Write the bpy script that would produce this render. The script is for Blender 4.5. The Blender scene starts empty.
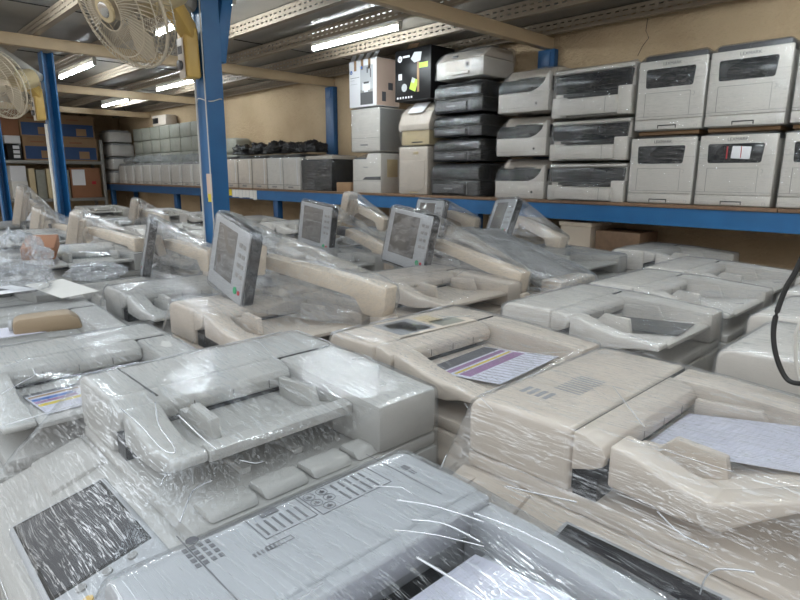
import bpy, bmesh, math, random
from mathutils import Vector, Matrix, Euler, noise
random.seed(7)
C = bpy.context.scene.collection
R = math.radians
PI = math.pi

# ------------------------------------------------------------------ camera
ZC, FPX = 1.60, 580.0
pitch, roll, yaw = R(12.2), R(0.25), R(43.8)
_F = Vector((-math.cos(yaw), math.sin(yaw), 0)); _R = Vector((math.sin(yaw), math.cos(yaw), 0)); _Z = Vector((0, 0, 1))
F2 = math.cos(pitch)*_F - math.sin(pitch)*_Z
U2 = math.sin(pitch)*_F + math.cos(pitch)*_Z
R3 = math.cos(roll)*_R + math.sin(roll)*U2
U3 = -math.sin(roll)*_R + math.cos(roll)*U2
EYE = Vector((0, 0, ZC))
def at(u, v, **k):
    """the point on the plane x=, y= or z= that lies along photograph pixel (u, v)"""
    d = F2 + (u-400)/FPX*R3 + (300-v)/FPX*U3
    (ax, val), = k.items(); i = 'xyz'.index(ax)
    return EYE + d*((val-EYE[i])/d[i])
cd = bpy.data.cameras.new('camera'); cam = bpy.data.objects.new('camera', cd); C.objects.link(cam)
cam.matrix_world = Matrix((( R3.x, U3.x, -F2.x, 0), (R3.y, U3.y, -F2.y, 0), (R3.z, U3.z, -F2.z, ZC), (0, 0, 0, 1)))
cd.sensor_width = 36; cd.lens = 36*FPX/800; cd.clip_start = 0.02; cd.clip_end = 200
bpy.context.scene.camera = cam

# ------------------------------------------------------------------ materials
def newmat(name):
    m = bpy.data.materials.new(name); m.use_nodes = True
    nt = m.node_tree; nt.nodes.clear()
    return m, nt, nt.nodes.new('ShaderNodeOutputMaterial')
def nd(nt, t, **kw):
    n = nt.nodes.new(t)
    for k, v in kw.items():
        if k.startswith('_'): setattr(n, k[1:], v)
        else: n.inputs[k.replace('__', ' ')].default_value = v
    return n
def plain(name, col, rough=.5, metal=0, var=.06, scale=6, bump=0, bscale=200, emit=None, estr=0, spec=.5):
    m, nt, out = newmat(name); L = nt.links.new
    b = nt.nodes.new('ShaderNodeBsdfPrincipled'); L(b.outputs[0], out.inputs[0])
    b.inputs['Roughness'].default_value = rough; b.inputs['Metallic'].default_value = metal
    b.inputs['Specular IOR Level'].default_value = spec
    tc = nt.nodes.new('ShaderNodeTexCoord')
    if var:
        n = nd(nt, 'ShaderNodeTexNoise', Scale=scale, Detail=5.0)
        L(tc.outputs['Object'], n.inputs['Vector'])
        r = nt.nodes.new('ShaderNodeMapRange'); r.inputs['To Min'].default_value = 1-var*1.6; r.inputs['To Max'].default_value = 1+var*1.6
        L(n.outputs['Fac'], r.inputs['Value'])
        v = nt.nodes.new('ShaderNodeVectorMath'); v.operation = 'SCALE'; v.inputs[0].default_value = col[:3]
        L(r.outputs[0], v.inputs['Scale']); L(v.outputs[0], b.inputs['Base Color'])
    else: b.inputs['Base Color'].default_value = (*col[:3], 1)
    if bump:
        n2 = nd(nt, 'ShaderNodeTexNoise', Scale=bscale, Detail=4.0); L(tc.outputs['Object'], n2.inputs['Vector'])
        bp = nd(nt, 'ShaderNodeBump', Strength=bump, Distance=.01); L(n2.outputs['Fac'], bp.inputs['Height']); L(bp.outputs[0], b.inputs['Normal'])
    if emit:
        b.inputs['Emission Color'].default_value = (*emit, 1); b.inputs['Emission Strength'].default_value = estr
    return m
M = {}
M['cream']  = plain('cream_plastic', (.575,.505,.43), .42)
M['white']  = plain('white_plastic', (.64,.605,.555), .42)
M['lgrey'] = plain('pale_grey_plastic', (.47,.46,.435), .42)
M['cool']   = plain('light_grey_plastic', (.44,.45,.465), .42)
M['beige']  = plain('beige_plastic', (.68,.58,.46), .45)
M['beigem'] = plain('aged_beige_plastic', (.53,.445,.35), .45)
M['yellow'] = plain('yellowed_plastic', (.66,.44,.13), .4)
M['tanp']   = plain('old_cream_plastic', (.58,.47,.28), .45)
M['grey']   = plain('mid_grey_plastic', (.30,.295,.285), .45)
M['dgrey']  = plain('dark_grey_plastic', (.085,.085,.09), .4)
M['black']  = plain('black_plastic', (.008,.008,.009), .32, spec=.3)
M['smoke']  = plain('dark_smoked_plastic', (.007,.008,.010), .15, spec=.3)
M['gap']    = plain('dark_seam', (.02,.018,.016), .8, var=0)
M['screen'] = plain('screen_glass', (.035,.035,.04), .07, var=0)
M['lcd']    = plain('grey_screen_glass', (.16,.15,.14), .1, var=.1)
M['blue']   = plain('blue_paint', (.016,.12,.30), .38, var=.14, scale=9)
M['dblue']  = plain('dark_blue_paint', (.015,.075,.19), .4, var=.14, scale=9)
M['cage']   = plain('aged_white_wire', (.52,.45,.34), .35)
M['blade']  = plain('dusty_fan_blade', (.40,.34,.25), .45)
M['chrome'] = plain('dull_chrome', (.5,.48,.45), .25, metal=1)
M['board']  = plain('brown_chipboard', (.20,.12,.07), .7, var=.2, scale=30)
M['carton'] = plain('brown_cardboard', (.30,.185,.10), .75, var=.1)
M['cartonb']= plain('carton_blue_print', (.02,.06,.17), .6)
M['orange'] = plain('reddish_cardboard', (.27,.12,.06), .75, var=.1)
M['pink']   = plain('pale_pink_cardboard', (.62,.47,.38), .7)
M['paper']  = plain('paper', (.74,.74,.76), .75, var=.03)
M['lilac']  = plain('pale_lilac_paper', (.60,.60,.68), .6, var=.05)
M['wpaint'] = plain('white_paint', (.70,.68,.64), .5)
M['ink']    = plain('grey_ink', (.10,.10,.11), .6, var=0)
M['inkm']   = plain('mid_grey_ink', (.17,.17,.18), .6, var=0)
M['faint'] = plain('faint_grey_print', (.47,.47,.53), .6, var=0)
M['inkl']   = plain('pale_grey_ink', (.30,.30,.31), .6, var=0)
M['bluek']  = plain('blue_ink', (.03,.13,.45), .5, var=0)
M['red']    = plain('red_plastic', (.45,.02,.03), .4, var=0)
M['green']  = plain('green_plastic', (.05,.33,.16), .4, var=0)
M['lime']   = plain('lime_print', (.42,.60,.06), .5, var=0)
M['magenta']= plain('magenta_print', (.26,.13,.27), .5, var=.2)
M['yprint'] = plain('yellow_print', (.65,.50,.03), .5, var=0)
M['rolls']  = plain('grey_green_carton', (.26,.26,.22), .55, var=.15, scale=12)
M['steel']  = plain('grey_steel', (.28,.27,.25), .4, metal=.3)
M['tan'] = plain('tan_plastic', (.30,.225,.145), .5)
M['bfilm'] = plain('black_shiny_film', (.012,.012,.014), .18, var=0, bump=.6, bscale=60)
M['rubber'] = plain('black_rubber', (.02,.02,.02), .5, var=0)
M['wcable'] = plain('white_cable_sheath', (.62,.60,.56), .4, var=0)
M['maroon'] = plain('maroon_cloth', (.09,.012,.015), .8)
M['concrete']= plain('concrete_floor', (.30,.285,.26), .7, var=.2, scale=2)
M['tube']   = plain('lit_tube', (.9,.95,1), .3, var=0, emit=(.86,.95,1.0), estr=50)

# rough stucco wall
m, nt, out = newmat('rough_stucco'); L = nt.links.new
b = nd(nt, 'ShaderNodeBsdfPrincipled', Roughness=.9); L(b.outputs[0], out.inputs[0])
tc = nt.nodes.new('ShaderNodeTexCoord')
n1 = nd(nt, 'ShaderNodeTexNoise', Scale=28.0, Detail=6.0, Roughness=.65); n2 = nd(nt, 'ShaderNodeTexNoise', Scale=1.2, Detail=4.0)
for n in (n1, n2): L(tc.outputs['Object'], n.inputs['Vector'])
cr = nt.nodes.new('ShaderNodeValToRGB'); cr.color_ramp.elements[0].color = (.40,.285,.17,1); cr.color_ramp.elements[1].color = (.60,.455,.29,1)
cr.color_ramp.elements[0].position = .3; cr.color_ramp.elements[1].position = .72
L(n2.outputs['Fac'], cr.inputs['Fac']); L(cr.outputs[0], b.inputs['Base Color'])
bp = nd(nt, 'ShaderNodeBump', Strength=.9, Distance=.03); L(n1.outputs['Fac'], bp.inputs['Height']); L(bp.outputs[0], b.inputs['Normal'])
M['stucco'] = m

# galvanised ceiling sheet
m, nt, out = newmat('galvanised_sheet'); L = nt.links.new
b = nd(nt, 'ShaderNodeBsdfPrincipled', Roughness=.33, Metallic=.55); L(b.outputs[0], out.inputs[0])
tc = nt.nodes.new('ShaderNodeTexCoord')
n1 = nd(nt, 'ShaderNodeTexNoise', Scale=.8, Detail=3.0); n2 = nd(nt, 'ShaderNodeTexNoise', Scale=1.6, Detail=2.0)
for n in (n1, n2): L(tc.outputs['Object'], n.inputs['Vector'])
cr = nt.nodes.new('ShaderNodeValToRGB'); cr.color_ramp.elements[0].color = (.20,.19,.175,1); cr.color_ramp.elements[1].color = (.40,.39,.37,1)
L(n1.outputs['Fac'], cr.inputs['Fac']); L(cr.outputs[0], b.inputs['Base Color'])
bp = nd(nt, 'ShaderNodeBump', Strength=.5, Distance=.06); L(n2.outputs['Fac'], bp.inputs['Height']); L(bp.outputs[0], b.inputs['Normal'])
M['sheet'] = m

# slotted angle bar: rows of punched slots that really let the light through
def slotted(name, col, axis_v):
    m, nt, out = newmat(name); L = nt.links.new
    b = nd(nt, 'ShaderNodeBsdfPrincipled', Roughness=.5); b.inputs['Base Color'].default_value = (*col, 1)
    tc = nt.nodes.new('ShaderNodeTexCoord'); sp = nt.nodes.new('ShaderNodeSeparateXYZ'); L(tc.outputs['Object'], sp.inputs[0])
    def mth(op, a, bb=None, cc=None):
        n = nt.nodes.new('ShaderNodeMath'); n.operation = op
        for i, x in enumerate((a, bb, cc)):
            if x is None: continue
            if isinstance(x, (int, float)): n.inputs[i].default_value = x
            else: L(x, n.inputs[i])
        return n.outputs[0]
    fx = mth('FRACT', mth('DIVIDE', sp.outputs['X'], .062))
    inx = mth('LESS_THAN', fx, .55)
    v = mth('ABSOLUTE', sp.outputs[axis_v])
    inv = mth('MULTIPLY', mth('GREATER_THAN', v, .012), mth('LESS_THAN', v, .022))
    hole = mth('MULTIPLY', inx, inv)
    tr = nt.nodes.new('ShaderNodeBsdfTransparent'); mx = nt.nodes.new('ShaderNodeMixShader')
    L(hole, mx.inputs[0]); L(b.outputs[0], mx.inputs[1]); L(tr.outputs[0], mx.inputs[2]); L(mx.outputs[0], out.inputs[0])
    return m
M['slotZ'] = slotted('slotted_bar_side', (.31,.25,.185), 'Z')
M['beam'] = plain('cream_painted_beam', (.50,.375,.235), .5, var=.08)

# stretch film
def film(name, base, streak, haze, rough=.13, dens=.55, sc=1.0, bump=.35, hst=.30, pm=(.46, .68), broad=.35, side=1.0):
    m, nt, out = newmat(name); L = nt.links.new
    tc = nt.nodes.new('ShaderNodeTexCoord'); oi = nt.nodes.new('ShaderNodeObjectInfo')
    add = nt.nodes.new('ShaderNodeVectorMath'); add.operation = 'ADD'
    mul = nt.nodes.new('ShaderNodeVectorMath'); mul.operation = 'SCALE'; mul.inputs[0].default_value = (7, 13, 5); L(oi.outputs['Random'], mul.inputs['Scale'])
    L(tc.outputs['Object'], add.inputs[0]); L(mul.outputs[0], add.inputs[1])
    wob = nd(nt, 'ShaderNodeTexNoise', Scale=3.0, Detail=2.0); L(add.outputs[0], wob.inputs['Vector'])
    wv = nt.nodes.new('ShaderNodeVectorMath'); wv.operation = 'MULTIPLY_ADD'; wv.inputs[1].default_value = (.05, .05, .04)
    L(wob.outputs['Color'], wv.inputs[0]); L(add.outputs[0], wv.inputs[2])
    outs = []
    for rz, rx, s in ((20, 8, (1.6, 80, 60)), (-28, -15, (2, 60, 75)), (70, 20, (2.2, 90, 70))):
        mp = nt.nodes.new('ShaderNodeMapping'); mp.inputs['Rotation'].default_value = (R(rx), R(rx*.7), R(rz)); mp.inputs['Scale'].default_value = tuple(q*sc for q in s)
        L(wv.outputs[0], mp.inputs['Vector'])
        n = nd(nt, 'ShaderNodeTexNoise', Scale=1.0, Detail=3.0, Roughness=.6); L(mp.outputs[0], n.inputs['Vector']); outs.append(n.outputs['Fac'])
    big = nd(nt, 'ShaderNodeTexNoise', Scale=5.0, Detail=3.0); L(add.outputs[0], big.inputs['Vector'])
    def mth(op, a, bb=None):
        n = nt.nodes.new('ShaderNodeMath'); n.operation = op
        for i, x in enumerate((a, bb)):
            if x is None: continue
            if isinstance(x, (int, float)): n.inputs[i].default_value = x
            else: L(x, n.inputs[i])
        return n.outputs[0]
    def ramp(x, a, b2):
        r = nt.nodes.new('ShaderNodeMapRange'); r.inputs['From Min'].default_value = a; r.inputs['From Max'].default_value = b2; L(x, r.inputs['Value']); return r.outputs[0]
    patch = ramp(big.outputs['Fac'], *pm)
    def glint_line(x, c, wd): return mth('MAXIMUM', mth('SUBTRACT', 1.0, mth('DIVIDE', mth('ABSOLUTE', mth('SUBTRACT', x, c)), wd)), 0.0)
    t1 = mth('MULTIPLY', mth('MAXIMUM', glint_line(outs[0], .52, .018), glint_line(outs[0], .62, .016)), patch)
    t2 = mth('MULTIPLY', mth('MAXIMUM', glint_line(outs[2], .5, .015), glint_line(outs[1], .60, .015)), mth('SUBTRACT', 1.0, patch))
    st = mth('MAXIMUM', mth('MAXIMUM', t1, mth('MULTIPLY', t2, .6)), mth('MULTIPLY', mth('MULTIPLY', ramp(outs[0], dens+.04, dens+.16), patch), broad))
    ge = nt.nodes.new('ShaderNodeNewGeometry'); sz = nt.nodes.new('ShaderNodeSeparateXYZ'); L(ge.outputs['Normal'], sz.inputs[0])
    st = mth('MULTIPLY', st, mth('ADD', side, mth('MULTIPLY', ramp(mth('ABSOLUTE', sz.outputs['Z']), .35, .8), 1.0-side)))
    h = mth('ADD', mth('ADD', outs[0], mth('MULTIPLY', outs[1], .8)), mth('MULTIPLY', big.outputs['Fac'], 2.0))
    bp = nd(nt, 'ShaderNodeBump', Strength=bump, Distance=.02); L(h, bp.inputs['Height'])
    fr = nd(nt, 'ShaderNodeFresnel', IOR=1.5); L(bp.outputs[0], fr.inputs['Normal'])
    fac = mth('MINIMUM', mth('ADD', mth('ADD', base, mth('MULTIPLY', fr.outputs[0], .42)), mth('MULTIPLY', st, streak)), .92)
    tr = nd(nt, 'ShaderNodeBsdfTransparent'); tr.inputs[0].default_value = (.97, .975, .98, 1)
    gl = nd(nt, 'ShaderNodeBsdfGlossy', Roughness=rough); gl.inputs['Color'].default_value = (.95, .97, 1, 1); L(bp.outputs[0], gl.inputs['Normal'])
    df = nd(nt, 'ShaderNodeBsdfDiffuse'); df.inputs['Color'].default_value = (.82, .85, .88, 1); L(bp.outputs[0], df.inputs['Normal'])
    m1 = nt.nodes.new('ShaderNodeMixShader'); L(fac, m1.inputs[0]); L(tr.outputs[0], m1.inputs[1]); L(gl.outputs[0], m1.inputs[2])
    m2 = nt.nodes.new('ShaderNodeMixShader'); L(mth('ADD', haze, mth('MULTIPLY', st, hst)), m2.inputs[0]); L(m1.outputs[0], m2.inputs[1]); L(df.outputs[0], m2.inputs[2])  # white streaks in the film's colour stand in for its highlights
    L(m2.outputs[0], out.inputs[0])
    return m
M['film']  = film('stretch_film', .0, .75, .014, sc=1.4, bump=.045, hst=.62, pm=(.51, .68), side=.18, broad=.20)
M['filmh'] = film('stretch_film_layered', .02, .60, .035, dens=.52, sc=1.9, bump=.30, hst=.40)
M['films'] = film('stretch_film_small', .0, .45, .008, sc=2.2, dens=.56, bump=.22, hst=.28)
M['filmc'] = film('stretch_film_clear', .0, .65, .010, sc=1.4, bump=.035, hst=.45, pm=(.56, .70), side=.30, broad=.18)
M['filmb'] = film('stretch_film_bundled', .05, .75, .04, dens=.46, sc=1.3, bump=.35, hst=.75, pm=(.25, .45))
M['filmd'] = film('stretch_film_on_black', .0, .50, .003, sc=1.6, dens=.56, bump=.18, hst=.50, pm=(.42, .6), broad=.1)
M['filma'] = film('stretch_film_on_arm', .02, .70, .03, sc=1.5, dens=.52, bump=.05, hst=.55, pm=(.2, .45), broad=.25, side=.40)
m, nt, out = newmat('bunched_film_glint'); L = nt.links.new  # whitened ridges and curls imitate light caught on film folds
g = nd(nt, 'ShaderNodeBsdfGlossy', Roughness=.12); g.inputs['Color'].default_value = (.95,.97,1,1)
d = nd(nt, 'ShaderNodeBsdfTransparent'); dd = nd(nt, 'ShaderNodeBsdfDiffuse'); dd.inputs['Color'].default_value = (.85,.87,.9,1)
mx = nd(nt, 'ShaderNodeMixShader', Fac=.5); L(d.outputs[0], mx.inputs[1]); L(g.outputs[0], mx.inputs[2])
mx2 = nd(nt, 'ShaderNodeMixShader', Fac=.3); L(mx.outputs[0], mx2.inputs[1]); L(dd.outputs[0], mx2.inputs[2]); L(mx2.outputs[0], out.inputs[0])
M['fold'] = m

# ------------------------------------------------------------------ mesh helpers
class MB:
    def __init__(s, off=(0, 0, 0), mat=None, hw=0):
        s.hw = hw; s.bm = bmesh.new(); s.T = (mat or Matrix.Identity(4)) @ Matrix.Translation(Vector(off)); s.mats = []; s.mi = 0
    def use(s, key):
        if key not in s.mats: s.mats.append(key)
        s.mi = s.mats.index(key); return s
    def _fin(s, verts, bev=0, seg=2, T=None):
        if bev > 0:
            es = list({e for v in verts for e in v.link_edges})
            r = bmesh.ops.bevel(s.bm, geom=es, offset=bev, segments=seg, affect='EDGES', profile=.5, clamp_overlap=True)
            fs = set(r['faces']); vs = set(r['verts'])
            for v in list(vs): fs.update(v.link_faces)
            for v in verts:
                if v.is_valid: vs.add(v); fs.update(v.link_faces)
            verts = vs
        fs = {f for v in verts for f in v.link_faces}
        for f in fs: f.material_index = s.mi
        bmesh.ops.transform(s.bm, matrix=s.T @ T if T else s.T, verts=list(verts))
    def box(s, x0, x1, y0, y1, z0, z1, bev=0, seg=2, T=None):
        if s.hw: x0 += s.hw*(x0 >= .198); x1 += s.hw*(x1 >= .198)
        v = bmesh.ops.create_cube(s.bm, size=1, matrix=Matrix.Translation(((x0+x1)/2, (y0+y1)/2, (z0+z1)/2)) @ Matrix.Diagonal((abs(x1-x0), abs(y1-y0), abs(z1-z0), 1)))['verts']
        s._fin(v, bev, seg, T); return s
    def prism(s, pts, ax, a0, a1, bev=0, seg=2, T=None):
        """outline pts extruded along ax: 'y' takes (x, z), 'x' takes (y, z), 'z' takes (x, y)"""
        if s.hw and ax == 'y': pts = [(p[0]+s.hw*(p[0] >= .198), p[1]) for p in pts]
        if s.hw and ax == 'x': a0 += s.hw*(a0 >= .198); a1 += s.hw*(a1 >= .198)
        def P3(p, a): return {'y': (p[0], a, p[1]), 'x': (a, p[0], p[1]), 'z': (p[0], p[1], a)}[ax]
        A = [s.bm.verts.new(P3(p, a0)) for p in pts]; B = [s.bm.verts.new(P3(p, a1)) for p in pts]
        n = len(pts); fs = [s.bm.faces.new(A), s.bm.faces.new(B[::-1])]
        for i in range(n): fs.append(s.bm.faces.new((A[i], B[i], B[(i+1) % n], A[(i+1) % n])))
        bmesh.ops.recalc_face_normals(s.bm, faces=fs)
        s._fin(A+B, bev, seg, T); return s
    def cyl(s, p0, p1, r, r2=None, n=20, bev=0, T=None):
        p0, p1 = Vector(p0), Vector(p1); d = p1-p0
        mt = Matrix.Translation((p0+p1)/2) @ d.to_track_quat('Z', 'Y').to_matrix().to_4x4()
        v = bmesh.ops.create_cone(s.bm, cap_ends=True, segments=n, radius1=r, radius2=r if r2 is None else r2, depth=d.length, matrix=mt)['verts']
        s._fin(v, bev, 2, T); return s
    def tube(s, pts, r, n=6, closed=False, T=None):
        pts = [Vector(p) for p in pts]; rings = []; N = len(pts)
        up = Vector((0, 0, 1))
        for i, p in enumerate(pts):
            a = pts[(i-1) % N] if closed or i > 0 else p
            b = pts[(i+1) % N] if closed or i < N-1 else p
            t = (b-a).normalized()
            x = t.cross(up)
            if x.length < .1: x = t.cross(Vector((1, .2, 0)))
            x.normalize(); y = t.cross(x)
            rings.append([s.bm.verts.new(p + x*math.cos(k*2*PI/n)*r + y*math.sin(k*2*PI/n)*r) for k in range(n)])
        for i in range(N if closed else N-1):
            a, b = rings[i], rings[(i+1) % N]
            for k in range(n): s.bm.faces.new((a[k], a[(k+1) % n], b[(k+1) % n], b[k]))
        if not closed:
            s.bm.faces.new(rings[0][::-1]); s.bm.faces.new(rings[-1])
        s._fin([v for q in rings for v in q], T=T); return s
    def sphere(s, c, r, sc=(1, 1, 1), n=16, T=None):
        v = bmesh.ops.create_uvsphere(s.bm, u_segments=n, v_segments=n//2, radius=r, matrix=Matrix.Translation(c) @ Matrix.Diagonal((*sc, 1)))['verts']
        s._fin(v, T=T); return s
    def build(s, name, key=None, parent=None, ang=35):
        me = bpy.data.meshes.new(name)
        bmesh.ops.recalc_face_normals(s.bm, faces=s.bm.faces)
        s.bm.to_mesh(me); s.bm.free()
        for k in (s.mats or [key]): me.materials.append(M[k])
        me.shade_smooth(); me.set_sharp_from_angle(angle=R(ang))
        o = bpy.data.objects.new(name, me); C.objects.link(o)
        if parent: o.parent = parent
        return o
def tag(o, label=None, cat=None, group=None, kind=None):
    for k, v in (('label', label), ('category', cat), ('group', group), ('kind', kind)):
        if v: o[k] = v
    return o
def empty(name, loc, rz=0, label=None, cat=None, group=None):
    o = bpy.data.objects.new(name, None); C.objects.link(o); o.location = loc; o.rotation_euler = (0, 0, rz); o.empty_display_size = .1
    return tag(o, label, cat, group)
def struct(o): o['kind'] = 'structure'; return o
def copy_tree(o, parent=None):
    c = o.copy(); C.objects.link(c); c.parent = parent
    for ch in KIDS.get(o.name) or list(o.children): copy_tree(ch, c)
    return c
KIDS = {}
def dup(o, loc, rz=0, label=None, group=None, sc=None):
    c = copy_tree(o); c.location = loc; c.rotation_euler = (0, 0, rz)
    if sc: c.scale = sc
    if label: c['label'] = label
    if group: c['group'] = group
    return c
def text(body, size, mat4, key, parent, name='lettering', ext=.0004):
    cu = bpy.data.curves.new(name, 'FONT'); cu.body = body; cu.size = size; cu.extrude = ext; cu.align_x = 'CENTER'; cu.align_y = 'CENTER'
    t = bpy.data.objects.new('tmp', cu); C.objects.link(t)
    dg = bpy.context.evaluated_depsgraph_get()
    me = bpy.data.meshes.new_from_object(t.evaluated_get(dg)); bpy.data.objects.remove(t)
    me.transform(mat4); me.materials.clear(); me.materials.append(M[key])
    o = bpy.data.objects.new(name, me); C.objects.link(o); o.parent = parent
    return o
FRONT = Matrix.Rotation(PI/2, 4, 'X')          # text standing up and read from -Y

def wrap(objs, parent, name='stretch_wrap', zmin=None, key='film', grow=.006, L=.035, amp=.004, folds=0, seed=0, extra=(), glint_curls=()):
    """taut film over the outline of the given parts: the hull of their vertices, wrinkled"""
    bm = bmesh.new()
    for o in objs:
        for v in o.data.vertices:
            if zmin is None or v.co.z >= zmin: bm.verts.new(v.co)
    for p in extra: bm.verts.new(p)
    r = bmesh.ops.convex_hull(bm, input=bm.verts)
    junk = list({g for g in r['geom_interior'] + r['geom_unused'] if isinstance(g, bmesh.types.BMVert)})
    bmesh.ops.delete(bm, geom=junk, context='VERTS')
    bmesh.ops.dissolve_limit(bm, angle_limit=R(4), verts=bm.verts, edges=bm.edges)
    bmesh.ops.triangulate(bm, faces=bm.faces)
    bm.normal_update()
    zl = min(v.co.z for v in bm.verts)
    zb0 = min(v.co.z for v in bm.verts) if zmin is None else -9
    for v in bm.verts: v.co += v.normal*grow
    if zmin is not None:
        bmesh.ops.delete(bm, geom=[f for f in bm.faces if f.normal.z < -.8 and f.calc_center_median().z < zl+.05], context='FACES')
    for it in range(7):
        es = [e for e in bm.edges if e.calc_length() > L*1.6]
        if not es: break
        bmesh.ops.subdivide_edges(bm, edges=es, cuts=1)
        bmesh.ops.triangulate(bm, faces=[f for f in bm.faces if len(f.verts) > 3])
    bm.normal_update()
    so = Vector((seed*3.1, seed*1.7, seed*.9))
    for v in bm.verts:
        p = v.co
        a = noise.noise(Vector((p.x*6, p.y*26, p.z*22))+so) + .6*noise.noise(Vector((p.x*24, p.y*8, p.z*30))+so)
        v.co = p + v.normal*(max(a, -.6)*amp); v.co.z = max(v.co.z, zb0)
    bm.normal_update(); bm.verts.ensure_lookup_table()
    rnd = random.Random(seed+11)
    base = [v for v in bm.verts if v.normal.z > .05]
    paths = []
    for k in range(folds):                                     # gathered film ridges, their highlights put into a whiter colour
        v = rnd.choice(base); d = Vector((rnd.uniform(-1, 1), rnd.uniform(-1, 1), 0)).normalized(); path = [v.co + v.normal*.001]
        cur = v
        for s in range(rnd.randint(3, 8)):
            nx = max((e.other_vert(cur) for e in cur.link_edges), key=lambda w: (w.co-cur.co).normalized().dot(d))
            if (nx.co-cur.co).normalized().dot(d) < .3: break
            path.append(nx.co + nx.normal*.001); cur = nx
            d = (d + Vector((rnd.uniform(-.25, .25), rnd.uniform(-.25, .25), 0))).normalized()
        if len(path) > 2: paths.append((path, rnd.uniform(.0004, .0011)))
    me = bpy.data.meshes.new(name)
    mb = MB(); mb.bm.free(); mb.bm = bm; mb.use(key)
    for f in bm.faces: f.material_index = 0
    mb.use('fold')
    for path, rr in paths: mb.tube(spline(path, 3), rr, 5)
    for path, rr in glint_curls: mb.tube(spline([Vector(q) for q in path], 6), rr, 6)
    bm.to_mesh(me); bm.free()
    for k in mb.mats: me.materials.append(M[k])
    me.shade_smooth()
    o = bpy.data.objects.new(name, me); C.objects.link(o); o.parent = parent
    return o
def spline(p, n):
    p = [Vector(q) for q in p]; out = []
    for i in range(len(p)-1):
        a, b, c, d = p[max(i-1, 0)], p[i], p[i+1], p[min(i+2, len(p)-1)]
        for k in range(n):
            t = k/n
            out.append(.5*((2*b) + (c-a)*t + (2*a-5*b+4*c-d)*t*t + (3*b-a-3*c+d)*t*t*t))
    out.append(p[-1]); return out

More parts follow.
